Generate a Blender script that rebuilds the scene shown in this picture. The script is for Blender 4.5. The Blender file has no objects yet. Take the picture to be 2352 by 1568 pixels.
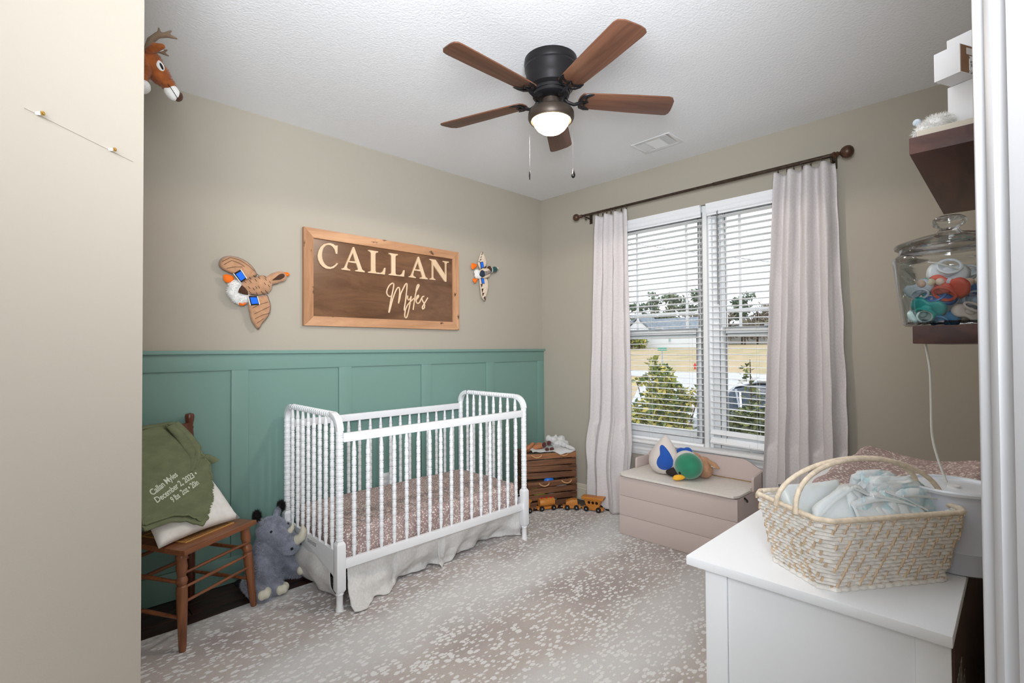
import bpy, bmesh, math, random
from mathutils import Vector, Matrix, noise
from mathutils.geometry import tessellate_polygon
pi = math.pi
random.seed(7)
scene = bpy.context.scene
COL = scene.collection
# ---------------------------------------------------------------- camera
CAMP = Vector((-3.54094608, -3.19003602, 1.31831664))
_yaw, _pit, _rol, _f = 0.794208140, 0.0155198948, -0.00594869339, 1145.0309
_fw = Vector((math.cos(_yaw)*math.cos(_pit), math.sin(_yaw)*math.cos(_pit), math.sin(_pit)))
_rt = Vector((math.sin(_yaw), -math.cos(_yaw), 0)); _up = _rt.cross(_fw)
_r2 = _rt*math.cos(_rol) + _up*math.sin(_rol); _u2 = -_rt*math.sin(_rol) + _up*math.cos(_rol)
cam = bpy.data.cameras.new('camera'); camo = bpy.data.objects.new('camera', cam); COL.objects.link(camo)
cam.sensor_width = 36; cam.lens = _f*36/2352; cam.clip_start = .02; cam.clip_end = 500
mm = Matrix((_r2, _u2, -_fw)).transposed().to_4x4(); mm.translation = CAMP
camo.matrix_world = mm
scene.camera = camo
# ---------------------------------------------------------------- world, lights, exposure
world = bpy.data.worlds.new('overcast_sky'); scene.world = world; world.use_nodes = True
wn = world.node_tree.nodes; wl = world.node_tree.links; wn.clear()
wo = wn.new('ShaderNodeOutputWorld'); wb = wn.new('ShaderNodeBackground')
wt = wn.new('ShaderNodeTexCoord'); wns = wn.new('ShaderNodeTexNoise'); wr = wn.new('ShaderNodeValToRGB')
wns.inputs['Scale'].default_value = 2.2; wns.inputs['Detail'].default_value = 5
wr.color_ramp.elements[0].position = .35; wr.color_ramp.elements[0].color = (.80, .88, 1, 1)
wr.color_ramp.elements[1].position = .65; wr.color_ramp.elements[1].color = (.97, .98, 1, 1)
wl.new(wt.outputs['Generated'], wns.inputs['Vector']); wl.new(wns.outputs['Fac'], wr.inputs['Fac'])
wl.new(wr.outputs['Color'], wb.inputs['Color']); wl.new(wb.outputs[0], wo.inputs[0])
wb.inputs['Strength'].default_value = 1.6
scene.view_settings.view_transform = 'Standard'; scene.view_settings.look = 'None'
scene.view_settings.exposure = 0.5; scene.view_settings.gamma = 1.0
scene.view_settings.use_curve_mapping = False
scene.cycles.use_denoising = True
scene.cycles.max_bounces = 8; scene.cycles.diffuse_bounces = 5; scene.cycles.transparent_max_bounces = 16
scene.cycles.sample_clamp_indirect = 6
def area(name, loc, target, sx, sy, power, col=(1, 1, 1)):
    l = bpy.data.lights.new(name, 'AREA'); l.shape = 'RECTANGLE'; l.size = sx; l.size_y = sy; l.energy = power; l.color = col
    o = bpy.data.objects.new(name, l); COL.objects.link(o); o.location = loc
    o.rotation_euler = (Vector(target)-Vector(loc)).to_track_quat('-Z', 'Y').to_euler(); return o
def pointl(name, loc, r, power, col):
    l = bpy.data.lights.new(name, 'POINT'); l.energy = power; l.color = col; l.shadow_soft_size = r
    o = bpy.data.objects.new(name, l); COL.objects.link(o); o.location = loc; return o
F2 = Vector((math.cos(_yaw), math.sin(_yaw), 0)); R2 = Vector((math.sin(_yaw), -math.cos(_yaw), 0))
# unseen fill added behind the camera for the entry wall, and a flash bounced into the room from the doorway
area('entry_wall_fill', CAMP - F2*.55 + R2*.40 + Vector((0, 0, -.45)), CAMP + F2*.95 - R2*.9 + Vector((0, 0, -.7)), .35, 1.3, 5.0, (1, .97, .93))
_sp = bpy.data.lights.new('bounce_flash', 'SPOT'); _sp.energy = 350; _sp.spot_size = math.radians(108); _sp.spot_blend = 0.9; _sp.shadow_soft_size = .5; _sp.color = (.90, .945, 1)
_so = bpy.data.objects.new('bounce_flash', _sp); COL.objects.link(_so); _so.location = CAMP - F2*.12 + Vector((0, 0, .50))
_so.rotation_euler = (Vector((-1.25, -1.0, 2.7)) - _so.location).to_track_quat('-Z', 'Y').to_euler()
_fb = bpy.data.lights.new('fan_bulb', 'SPOT'); _fb.energy = 37; _fb.spot_size = math.radians(178); _fb.spot_blend = .12; _fb.shadow_soft_size = .05; _fb.color = (1, .88, .76)
_fo = bpy.data.objects.new('fan_bulb', _fb); COL.objects.link(_fo); _fo.location = (-1.69, -1.59, 2.36)
area('doorway_fill', CAMP - F2*.45 + R2*.12 + Vector((0, 0, .25)), CAMP + F2*2.2 + Vector((0, 0, -1.0)), 1.2, 1.2, 17, (.90, .95, 1))  # added frontal fill for the near furniture; no source stands there
# ---------------------------------------------------------------- materials
def lin(c): return tuple(((v/255)/12.92 if v/255 <= .04045 else ((v/255+.055)/1.055)**2.4) for v in c[:3]) + (1,)
_mc = {}
def mat(name, col, rough=.6, metal=0, var=0, vs=8, bump=0, bs=150, spec=.5, stretch=None, emit=None, es=0, sheen=0, col2=None, lo=.35, hi=.65, detail=4, coat=0, dist=.002):
    if name in _mc: return _mc[name]
    m = bpy.data.materials.new(name); m.use_nodes = True; nt = m.node_tree; N = nt.nodes; Lk = nt.links
    b = N['Principled BSDF']; c = lin(col); b.inputs['Base Color'].default_value = c
    b.inputs['Roughness'].default_value = rough; b.inputs['Metallic'].default_value = metal
    b.inputs['Specular IOR Level'].default_value = spec
    b.inputs['Sheen Weight'].default_value = sheen; b.inputs['Coat Weight'].default_value = coat
    tc = N.new('ShaderNodeTexCoord'); mp = N.new('ShaderNodeMapping'); Lk.new(tc.outputs['Object'], mp.inputs['Vector'])
    if stretch: mp.inputs['Scale'].default_value = stretch
    if var or col2:
        n = N.new('ShaderNodeTexNoise'); n.inputs['Scale'].default_value = vs; n.inputs['Detail'].default_value = detail
        r = N.new('ShaderNodeValToRGB'); Lk.new(mp.outputs[0], n.inputs['Vector']); Lk.new(n.outputs['Fac'], r.inputs['Fac'])
        if col2: a_, b_ = lin(col2), c
        else: a_ = tuple(v*(1-var) for v in c[:3])+(1,); b_ = tuple(min(1, v*(1+var)) for v in c[:3])+(1,)
        r.color_ramp.elements[0].color = a_; r.color_ramp.elements[1].color = b_
        r.color_ramp.elements[0].position = lo; r.color_ramp.elements[1].position = hi
        Lk.new(r.outputs['Color'], b.inputs['Base Color'])
    if bump:
        n2 = N.new('ShaderNodeTexNoise'); n2.inputs['Scale'].default_value = bs; n2.inputs['Detail'].default_value = 3
        Lk.new(mp.outputs[0], n2.inputs['Vector'])
        bp = N.new('ShaderNodeBump'); bp.inputs['Strength'].default_value = bump; bp.inputs['Distance'].default_value = dist
        Lk.new(n2.outputs['Fac'], bp.inputs['Height']); Lk.new(bp.outputs[0], b.inputs['Normal'])
    if emit: b.inputs['Emission Color'].default_value = lin(emit); b.inputs['Emission Strength'].default_value = es
    _mc[name] = m; return m
def wood(name, c1, c2, rough=.45, axis='x', scale=14, spec=.4, knots=False, bump=.15, ratio=.08):
    if name in _mc: return _mc[name]
    m = bpy.data.materials.new(name); m.use_nodes = True; N = m.node_tree.nodes; Lk = m.node_tree.links; b = N['Principled BSDF']
    tc = N.new('ShaderNodeTexCoord'); mp = N.new('ShaderNodeMapping'); Lk.new(tc.outputs['Object'], mp.inputs['Vector'])
    s = [1, 1, 1]; s['xyz'.index(axis)] = ratio; mp.inputs['Scale'].default_value = s
    n = N.new('ShaderNodeTexNoise'); n.inputs['Scale'].default_value = scale; n.inputs['Detail'].default_value = 8; n.inputs['Roughness'].default_value = .65
    n.inputs['Distortion'].default_value = 1.0
    r = N.new('ShaderNodeValToRGB'); Lk.new(mp.outputs[0], n.inputs['Vector']); Lk.new(n.outputs['Fac'], r.inputs['Fac'])
    r.color_ramp.elements[0].color = lin(c2); r.color_ramp.elements[1].color = lin(c1)
    r.color_ramp.elements[0].position = .34; r.color_ramp.elements[1].position = .66
    out = r.outputs['Color']
    if knots:
        v = N.new('ShaderNodeTexVoronoi'); v.inputs['Scale'].default_value = 10; mp2 = N.new('ShaderNodeMapping')
        s2 = [1.6, 1.6, 1.6]; s2['xyz'.index(axis)] = .9; mp2.inputs['Scale'].default_value = s2
        Lk.new(tc.outputs['Object'], mp2.inputs['Vector'])
        n3 = N.new('ShaderNodeTexNoise'); n3.inputs['Scale'].default_value = 30; mx = N.new('ShaderNodeMix'); mx.data_type = 'RGBA'; mx.inputs[0].default_value = .06
        Lk.new(mp2.outputs[0], n3.inputs['Vector']); Lk.new(mp2.outputs[0], mx.inputs[6]); Lk.new(n3.outputs['Color'], mx.inputs[7])
        Lk.new(mx.outputs[2], v.inputs['Vector'])
        kr = N.new('ShaderNodeValToRGB'); kr.color_ramp.elements[0].position = .08; kr.color_ramp.elements[1].position = .20
        kr.color_ramp.elements[0].color = (1, 1, 1, 1); kr.color_ramp.elements[1].color = (0, 0, 0, 1)
        Lk.new(v.outputs['Distance'], kr.inputs['Fac'])
        m2 = N.new('ShaderNodeMix'); m2.data_type = 'RGBA'; Lk.new(kr.outputs['Color'], m2.inputs[0]); Lk.new(out, m2.inputs[6])
        m2.inputs[7].default_value = tuple(v*.22 for v in lin(c2)[:3])+(1,); out = m2.outputs[2]
    Lk.new(out, b.inputs['Base Color']); b.inputs['Roughness'].default_value = rough; b.inputs['Specular IOR Level'].default_value = spec
    bp = N.new('ShaderNodeBump'); bp.inputs['Strength'].default_value = bump; bp.inputs['Distance'].default_value = .001
    Lk.new(n.outputs['Fac'], bp.inputs['Height']); Lk.new(bp.outputs[0], b.inputs['Normal'])
    _mc[name] = m; return m
def glassmat(name, col=(1, 1, 1, 1), base=.04, mult=.55, rough=0.0):
    # thin clear glass: see-through with a fresnel reflection
    if name in _mc: return _mc[name]
    m = bpy.data.materials.new(name); m.use_nodes = True; N = m.node_tree.nodes; Lk = m.node_tree.links; N.clear()
    o = N.new('ShaderNodeOutputMaterial'); t = N.new('ShaderNodeBsdfTransparent'); g = N.new('ShaderNodeBsdfGlossy'); mx = N.new('ShaderNodeMixShader')
    t.inputs['Color'].default_value = col; g.inputs['Roughness'].default_value = rough
    lw = N.new('ShaderNodeLayerWeight'); lw.inputs['Blend'].default_value = .35
    ma = N.new('ShaderNodeMath'); ma.operation = 'MULTIPLY_ADD'; ma.inputs[1].default_value = mult; ma.inputs[2].default_value = base
    Lk.new(lw.outputs['Fresnel'], ma.inputs[0]); Lk.new(ma.outputs[0], mx.inputs[0]); Lk.new(t.outputs[0], mx.inputs[1]); Lk.new(g.outputs[0], mx.inputs[2]); Lk.new(mx.outputs[0], o.inputs[0])
    _mc[name] = m; return m
def spotted(name, base, dark, spot, scale, thr, stretch=(1, 1, 1), bands=None, rough=.9, bump=.3, bs=400, sc2=2.0, edge=.05, dist=.004):
    # animal-dapple print: pale blotches of uneven size on a mottled ground
    m = bpy.data.materials.new(name); m.use_nodes = True; N = m.node_tree.nodes; Lk = m.node_tree.links; b = N['Principled BSDF']
    def math_(op, a, c=None, v1=None, clamp=False):
        n = N.new('ShaderNodeMath'); n.operation = op; n.use_clamp = clamp
        if a is not None: Lk.new(a, n.inputs[0])
        if c is not None: Lk.new(c, n.inputs[1])
        elif v1 is not None: n.inputs[1].default_value = v1
        return n.outputs[0]
    tc = N.new('ShaderNodeTexCoord'); mp = N.new('ShaderNodeMapping'); mp.inputs['Scale'].default_value = stretch; Lk.new(tc.outputs['Object'], mp.inputs['Vector'])
    nd = N.new('ShaderNodeTexNoise'); nd.inputs['Scale'].default_value = scale*1.3; nd.inputs['Detail'].default_value = 2; Lk.new(mp.outputs[0], nd.inputs['Vector'])
    mx = N.new('ShaderNodeMix'); mx.data_type = 'RGBA'; mx.blend_type = 'LINEAR_LIGHT'; mx.inputs[0].default_value = .3/scale
    Lk.new(mp.outputs[0], mx.inputs[6]); Lk.new(nd.outputs['Color'], mx.inputs[7])
    v = N.new('ShaderNodeTexVoronoi'); v.inputs['Scale'].default_value = scale; v.inputs['Randomness'].default_value = .85; Lk.new(mx.outputs[2], v.inputs['Vector'])
    sep = N.new('ShaderNodeSeparateColor'); Lk.new(v.outputs['Color'], sep.inputs[0])
    th = math_('MULTIPLY_ADD', sep.outputs[0]); th.node.inputs[1].default_value = thr*.55; th.node.inputs[2].default_value = thr*.55
    if bands:      # spots thin out across pale stripes that run along the rug
        by, bamp, bph, ns = bands
        sx = N.new('ShaderNodeSeparateXYZ'); Lk.new(tc.outputs['Object'], sx.inputs[0])
        nn = N.new('ShaderNodeTexNoise'); nn.inputs['Scale'].default_value = ns; nn.inputs['Detail'].default_value = 2; Lk.new(tc.outputs['Object'], nn.inputs['Vector'])
        wv = math_('MULTIPLY_ADD', sx.outputs['Y']); wv.node.inputs[1].default_value = by; wv.node.inputs[2].default_value = bph
        wv = math_('ADD', wv, math_('MULTIPLY', nn.outputs['Fac'], v1=bamp))
        wv = math_('SINE', wv); pale = math_('MULTIPLY_ADD', wv); pale.node.inputs[1].default_value = .5; pale.node.inputs[2].default_value = .5
    d = math_('SUBTRACT', th, v.outputs['Distance']); mask = math_('DIVIDE', d, v1=edge, clamp=True)
    n1 = N.new('ShaderNodeTexNoise'); n1.inputs['Scale'].default_value = sc2; n1.inputs['Detail'].default_value = 4; Lk.new(tc.outputs['Object'], n1.inputs['Vector'])
    g = N.new('ShaderNodeMix'); g.data_type = 'RGBA'; g.inputs[6].default_value = lin(base); g.inputs[7].default_value = lin(dark)
    rr = N.new('ShaderNodeMapRange'); rr.inputs[1].default_value = .4; rr.inputs[2].default_value = .62; Lk.new(n1.outputs['Fac'], rr.inputs[0]); Lk.new(rr.outputs[0], g.inputs[0])
    ground = g.outputs[2]
    if bands:
        g2 = N.new('ShaderNodeMix'); g2.data_type = 'RGBA'; Lk.new(ground, g2.inputs[6]); g2.inputs[7].default_value = tuple(.84*v for v in lin(spot)[:3])+(1,)
        pr = N.new('ShaderNodeMapRange'); pr.inputs[1].default_value = .30; pr.inputs[2].default_value = .95; pr.inputs[4].default_value = .92; Lk.new(pale, pr.inputs[0]); Lk.new(pr.outputs[0], g2.inputs[0])
        ground = g2.outputs[2]
        ng = N.new('ShaderNodeTexNoise'); ng.inputs['Scale'].default_value = 300; ng.inputs['Detail'].default_value = 1; Lk.new(tc.outputs['Object'], ng.inputs['Vector'])
        g3 = N.new('ShaderNodeMix'); g3.data_type = 'RGBA'; g3.blend_type = 'SOFT_LIGHT'; g3.inputs[0].default_value = .55; Lk.new(ground, g3.inputs[6]); Lk.new(ng.outputs['Color'], g3.inputs[7]); ground = g3.outputs[2]
    f = N.new('ShaderNodeMix'); f.data_type = 'RGBA'; Lk.new(mask, f.inputs[0]); Lk.new(ground, f.inputs[6]); f.inputs[7].default_value = lin(spot)
    Lk.new(f.outputs[2], b.inputs['Base Color']); b.inputs['Roughness'].default_value = rough; b.inputs['Specular IOR Level'].default_value = .15
    nb = N.new('ShaderNodeTexNoise'); nb.inputs['Scale'].default_value = bs; Lk.new(tc.outputs['Object'], nb.inputs['Vector'])
    bp = N.new('ShaderNodeBump'); bp.inputs['Strength'].default_value = bump; bp.inputs['Distance'].default_value = dist
    Lk.new(nb.outputs['Fac'], bp.inputs['Height']); Lk.new(bp.outputs[0], b.inputs['Normal'])
    return m
# ---------------------------------------------------------------- mesh building
class MB:
    def __init__(s): s.v = []; s.f = []
    def add(s, vs, fs, M=None):
        o = len(s.v); s.v += [tuple(M @ Vector(p)) if M else tuple(p) for p in vs]; s.f += [tuple(i+o for i in f) for f in fs]; return s
    def box(s, x0, x1, y0, y1, z0, z1, M=None):
        vs = [(x, y, z) for z in (z0, z1) for y in (y0, y1) for x in (x0, x1)]
        return s.add(vs, [(0, 2, 3, 1), (4, 5, 7, 6), (0, 1, 5, 4), (2, 6, 7, 3), (0, 4, 6, 2), (1, 3, 7, 5)], M)
    def lathe(s, prof, n=16, M=None, cap=True):
        vs = []; fs = []
        for r, z in prof:
            for k in range(n): a = 2*pi*k/n; vs.append((r*math.cos(a), r*math.sin(a), z))
        for i in range(len(prof)-1):
            for k in range(n):
                a, b = i*n+k, i*n+(k+1) % n; fs.append((a, b, b+n, a+n))
        if cap:
            fs.append(tuple(range(n-1, -1, -1))); fs.append(tuple((len(prof)-1)*n+k for k in range(n)))
        return s.add(vs, fs, M)
    def tube(s, pts, r, n=8, closed=False, cap=True, flat=1.0, up=None, M=None):
        P = [Vector(p) for p in pts]; m = len(P); R = r if isinstance(r, (list, tuple)) else [r]*m
        vs = []; fs = []; prev = None
        for i, p in enumerate(P):
            t = (P[(i+1) % m]-P[i-1]) if closed else (P[min(i+1, m-1)]-P[max(i-1, 0)])
            if t.length < 1e-9: t = Vector((0, 0, 1))
            t.normalize()
            if up is not None: q = Vector(up) - t*t.dot(Vector(up))
            elif prev is None:
                q = Vector((0, 0, 1)) - t*t.z
                if q.length < .1: q = Vector((1, 0, 0)) - t*t.x
            else: q = prev - t*t.dot(prev)
            q.normalize(); prev = q; w = t.cross(q)
            for k in range(n):
                a = 2*pi*k/n; vs.append(p + (q*math.cos(a)*flat + w*math.sin(a))*R[i])
        for i in range(m if closed else m-1):
            for k in range(n):
                a, b = i*n+k, i*n+(k+1) % n; c, d = ((i+1) % m)*n+k, ((i+1) % m)*n+(k+1) % n; fs.append((a, b, d, c))
        if cap and not closed: fs.append(tuple(range(n-1, -1, -1))); fs.append(tuple((m-1)*n+k for k in range(n)))
        return s.add(vs, fs, M)
    def prism(s, outline, h0, h1, M=None, holes=()):
        # polygon in xy (with holes) extruded along z
        loops = [list(outline)] + [list(h) for h in holes]
        tris = tessellate_polygon([[Vector((p[0], p[1], 0)) for p in l] for l in loops])
        flat = [p for l in loops for p in l]; n = len(flat); vs = [(p[0], p[1], h0) for p in flat] + [(p[0], p[1], h1) for p in flat]
        fs = []
        for t in tris:
            a, b, c = [Vector(flat[i]).to_2d() for i in t]
            ccw = (b-a).cross(c-a) > 0 if hasattr((b-a), 'cross') else True
            t = tuple(t) if ccw else tuple(reversed(t)); fs.append(tuple(i+n for i in t)); fs.append(tuple(reversed(t)))
        o = 0
        for l in loops:
            k = len(l)
            for i in range(k): a, b = o+i, o+(i+1) % k; fs.append((a, b, b+n, a+n))
            o += k
        return s.add(vs, fs, M)
    def grid(s, fn, nu, nv, wrap=False):
        vs = [tuple(fn(i/nu, j/nv)) for j in range(nv+1) for i in range(nu+1)]
        fs = [(j*(nu+1)+i, j*(nu+1)+i+1, (j+1)*(nu+1)+i+1, (j+1)*(nu+1)+i) for j in range(nv) for i in range(nu)]
        return s.add(vs, fs)
    def ball(s, c, r, n=16, m=10, M=None):
        c = Vector(c); r = Vector((r, r, r)) if not hasattr(r, '__len__') else Vector(r); vs = [(0, 0, -1)]
        for j in range(1, m):
            for k in range(n): a = pi*j/m; b = 2*pi*k/n; vs.append((math.sin(a)*math.cos(b), math.sin(a)*math.sin(b), -math.cos(a)))
        vs.append((0, 0, 1)); fs = [(0, 1+(k+1) % n, 1+k) for k in range(n)]
        for j in range(m-2):
            for k in range(n): a, b = 1+j*n+k, 1+j*n+(k+1) % n; fs.append((a, b, b+n, a+n))
        L = len(vs)-1; fs += [(L, 1+(m-2)*n+k, 1+(m-2)*n+(k+1) % n) for k in range(n)]
        Ms = Matrix.Diagonal((r.x, r.y, r.z, 1)); T = Matrix.Translation(c)
        return s.add(vs, fs, T @ (M or Matrix()) @ Ms)
    def puff(s, outline, th, rings=5, M=None, c=None, back=.5):
        # stuffed pad from a star-shaped 2D outline (xy), swelling along z
        n = len(outline); cx = c[0] if c else sum(p[0] for p in outline)/n; cy = c[1] if c else sum(p[1] for p in outline)/n
        vs = []; fs = []
        for side in (1, -1):
            o = len(vs)
            for i in range(rings):
                q = 1-i/rings; h = math.sqrt(max(0, 1-q*q))**.8*th*(1 if side > 0 else -back)
                for p in outline: vs.append((cx+(p[0]-cx)*q, cy+(p[1]-cy)*q, h))
            vs.append((cx, cy, th*(1 if side > 0 else -back)))
            for i in range(rings-1):
                for k in range(n):
                    a, b = o+i*n+k, o+i*n+(k+1) % n; f = (a, b, b+n, a+n); fs.append(f if side > 0 else f[::-1])
            t = o+rings*n
            for k in range(n): f = (o+(rings-1)*n+k, o+(rings-1)*n+(k+1) % n, t); fs.append(f if side > 0 else f[::-1])
        return s.add(vs, fs, M)
    def mesh(s, name, smooth=True, bevel=0, angle=40):
        me = bpy.data.meshes.new(name); me.from_pydata(s.v, [], s.f); me.update()
        bm = bmesh.new(); bm.from_mesh(me); bmesh.ops.remove_doubles(bm, verts=bm.verts, dist=1e-6)
        bmesh.ops.recalc_face_normals(bm, faces=bm.faces)
        if bevel: 
            ed = [e for e in bm.edges if len(e.link_faces) == 2 and e.calc_face_angle(0) > .5]
            bmesh.ops.bevel(bm, geom=ed, offset=bevel, segments=2, affect='EDGES', profile=.6, clamp_overlap=True)
        bm.to_mesh(me); bm.free()
        if smooth:
            me.shade_smooth()
            me.set_sharp_from_angle(angle=math.radians(angle))
        return me
    def build(s, name, m, parent=None, smooth=True, bevel=0, loc=None, label=None, kind=None, angle=40):
        me = s.mesh(name, smooth, bevel, angle); me.materials.append(m)
        return link(name, me, parent, loc, label, kind)
def link(name, me, parent=None, loc=None, label=None, kind=None, M=None):
    o = bpy.data.objects.new(name, me); COL.objects.link(o)
    if parent: o.parent = parent
    if loc is not None: o.location = loc
    if M is not None: o.matrix_local = M
    if label: o['label'] = label
    if kind: o['kind'] = kind
    return o
def tag(o, label, cat, group=None, kind=None):
    o['label'] = label; o['category'] = cat
    if group: o['group'] = group
    if kind: o['kind'] = kind
    return o
def thing(name, label, cat, loc=(0, 0, 0), rz=0, group=None):
    o = bpy.data.objects.new(name, None); COL.objects.link(o); o.location = loc; o.rotation_euler = (0, 0, rz); o.empty_display_size = .05
    return tag(o, label, cat, group)
def structure(o): o['kind'] = 'structure'; return o
def copy_tree(o, parent=None):
    c = o.copy(); COL.objects.link(c); c.parent = parent
    for ch in [x for x in COL.objects if x.parent == o]: copy_tree(ch, c)
    return c
def blend_blobs(name, blobs, m, parent=None, voxel=.008, smooth=8, label=None, jitter=0):
    # one continuous skin over overlapping soft lumps: blobs are (centre, radii, euler) or ('t', pts, radii)
    mb = MB()
    for b in blobs:
        if b[0] == 't': mb.tube(b[1], b[2], 12); [mb.ball(b[1][k], b[2][k], 12, 8) for k in (0, -1)]
        else:
            R = Matrix()
            if len(b) > 2:
                from mathutils import Euler
                R = Euler([math.radians(a) for a in b[2]]).to_matrix().to_4x4()
            mb.ball(b[0], b[1], 16, 12, R)
    me = bpy.data.meshes.new(name); me.from_pydata(mb.v, [], mb.f); me.update()
    t = bpy.data.objects.new('tmp', me); COL.objects.link(t)
    r = t.modifiers.new('r', 'REMESH'); r.mode = 'VOXEL'; r.voxel_size = voxel
    sm = t.modifiers.new('s', 'SMOOTH'); sm.iterations = smooth; sm.factor = .6
    dg = bpy.context.evaluated_depsgraph_get(); dg.update()
    out = bpy.data.meshes.new_from_object(t.evaluated_get(dg)); bpy.data.objects.remove(t)
    if jitter:
        for v in out.vertices: v.co += Vector((noise.noise(v.co*60), noise.noise(v.co*60+Vector((9, 0, 0))), noise.noise(v.co*60+Vector((0, 9, 0)))))*jitter
    out.materials.clear(); out.materials.append(m); out.shade_smooth()
    return link(name, out, parent, label=label)
def fuzz(name, src, m, parent, n, length, width=.0016, sel=None, lean=None, seed=3):
    # short pile standing on a plush surface
    rnd = random.Random(seed); me = src.data if hasattr(src, 'data') else src; me.calc_loop_triangles(); tr = [t for t in me.loop_triangles if sel is None or sel(t.center)]
    if not tr: return None
    A = []; s_ = 0
    for t in tr: s_ += t.area; A.append(s_)
    import bisect
    vs = []; fs = []
    for _ in range(n):
        t = tr[bisect.bisect(A, rnd.random()*s_) % len(tr)]; a, b, c = [me.vertices[i].co for i in t.vertices]
        u, v = rnd.random(), rnd.random()
        if u+v > 1: u, v = 1-u, 1-v
        p = a+(b-a)*u+(c-a)*v; nn = Vector(t.normal)
        d = (nn + Vector((rnd.gauss(0, .35), rnd.gauss(0, .35), rnd.gauss(0, .35))) + (Vector(lean) if lean else Vector((0, 0, -.25)))).normalized()
        w = d.cross(Vector((rnd.gauss(0, 1), rnd.gauss(0, 1), rnd.gauss(0, 1)))).normalized()*width; L = length*rnd.uniform(.6, 1.2)
        k = len(vs); vs += [p-w-nn*.001, p+w-nn*.001, p+d*L]; fs.append((k, k+1, k+2))
    o = bpy.data.meshes.new(name); o.from_pydata(vs, [], fs); o.materials.append(m); return link(name, o, parent, kind='stuff')
def text_mesh(txt, size, fn, bold=0, spacing=1.0, depth=0):
    # lettering laid on a surface: fn(u, v) -> point
    cu = bpy.data.curves.new('t', 'FONT'); cu.body = txt; cu.size = size; cu.resolution_u = 3; cu.offset = bold; cu.space_character = spacing; cu.extrude = depth
    o = bpy.data.objects.new('t', cu); COL.objects.link(o); dg = bpy.context.evaluated_depsgraph_get(); dg.update()
    me = bpy.data.meshes.new_from_object(o.evaluated_get(dg)); bpy.data.objects.remove(o)
    for v in me.vertices: v.co = Vector(fn(v.co.x, v.co.y)) if not depth else Vector(fn(v.co.x, v.co.y)) 
    return me
def bevbox(x0, x1, y0, y1, z0, z1, b=.003): return MB().box(x0, x1, y0, y1, z0, z1), b
def part_box(name, x0, x1, y0, y1, z0, z1, m, parent, b=.002, M=None, label=None):
    return MB().box(x0, x1, y0, y1, z0, z1, M).build(name, m, parent, bevel=b, label=label)
# ================================================================ THE ROOM
CZ = 2.74
M_wall = mat('beige_wall_paint', (171, 164, 151), .85, bump=.12, bs=260, spec=.2, dist=.0015)
M_wall2 = mat('entry_wall_paint', (180, 173, 161), .85, bump=.1, bs=260, spec=.2, dist=.0015)
M_ceil = mat('textured_ceiling_paint', (236, 237, 239), .95, bump=.55, bs=95, spec=.1, dist=.004)
M_green = mat('sage_green_paint', (115, 147, 138), .5, bump=.08, bs=180, spec=.35, dist=.001)
M_trim = mat('white_trim_paint', (226, 226, 226), .42, spec=.45)
M_base = mat('cream_trim_paint', (205, 196, 178), .45)
M_vinyl = mat('white_vinyl', (225, 227, 228), .4)
M_slat = mat('white_blind', (240, 241, 243), .45)
M_white = mat('white_lacquer', (236, 238, 241), .38, bump=.03, bs=60, spec=.45)
M_black = mat('black_plastic', (18, 18, 19), .4)
M_cord = mat('pale_cord', (206, 206, 200), .6)
M_plank = wood('espresso_floor_wood', (72, 47, 40), (38, 24, 21), .38, 'x', 9, .4, bump=.1)
# floor: subfloor with planks running along the green wall
fl = structure(MB().box(-5.6, 0, -5.6, 0, -.05, -.018).build('floor', mat('floor_gap', (14, 9, 8), .8), smooth=False))
pl = MB().box(-.606, .606, -.0605, .0605, -.010, .0).mesh('plank', bevel=.0012); pl.materials.append(M_plank)
for r in range(45):
    off = [0, .73, .31, .98][r % 4]
    for k in range(6):
        x = -.607-1.218*k+off
        if x-.61 < -5.6: continue
        x0, x1 = max(x-.606, -5.6), min(x+.606, -.002)
        if x1-x0 < .05: continue
        y = -.0625-.1245*r
        if y < -2.9 and x > -2.6: continue
        o = link('plank', pl, fl, ((x0+x1)/2, y, -.008)); o.scale.x = (x1-x0)/1.212
# rug
rug_out = [(-3.30, -.36)] + [(-3.30+.3*i, -.355-.012*math.sin(i*1.9)) for i in range(1, 9)] + [(-.64, -.375), (-.46, -.44), (-.33, -.53), (-.24, -.64), (-.16, -.76), (-.115, -.86), (-.10, -1.0), (-.10, -2.4), (-.25, -2.58)] + [(-.6-.3*i, -2.72-.02*math.sin(i*2.1)) for i in range(9)] + [(-3.28, -2.60)]
M_rug = spotted('dappled_rug', (193, 185, 181), (172, 163, 160), (229, 229, 229), 50, .50, (.60, 1.15, 1), bands=(7.4, 3.2, 1.9, 1.6), rough=1, bump=.6, bs=420, edge=.06)
rug = MB().prism(rug_out, -.008, .0).build('area_rug', M_rug, smooth=False)
tag(rug, 'taupe and cream dappled area rug with pale stripes covering the dark wood floor', 'rug')
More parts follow.
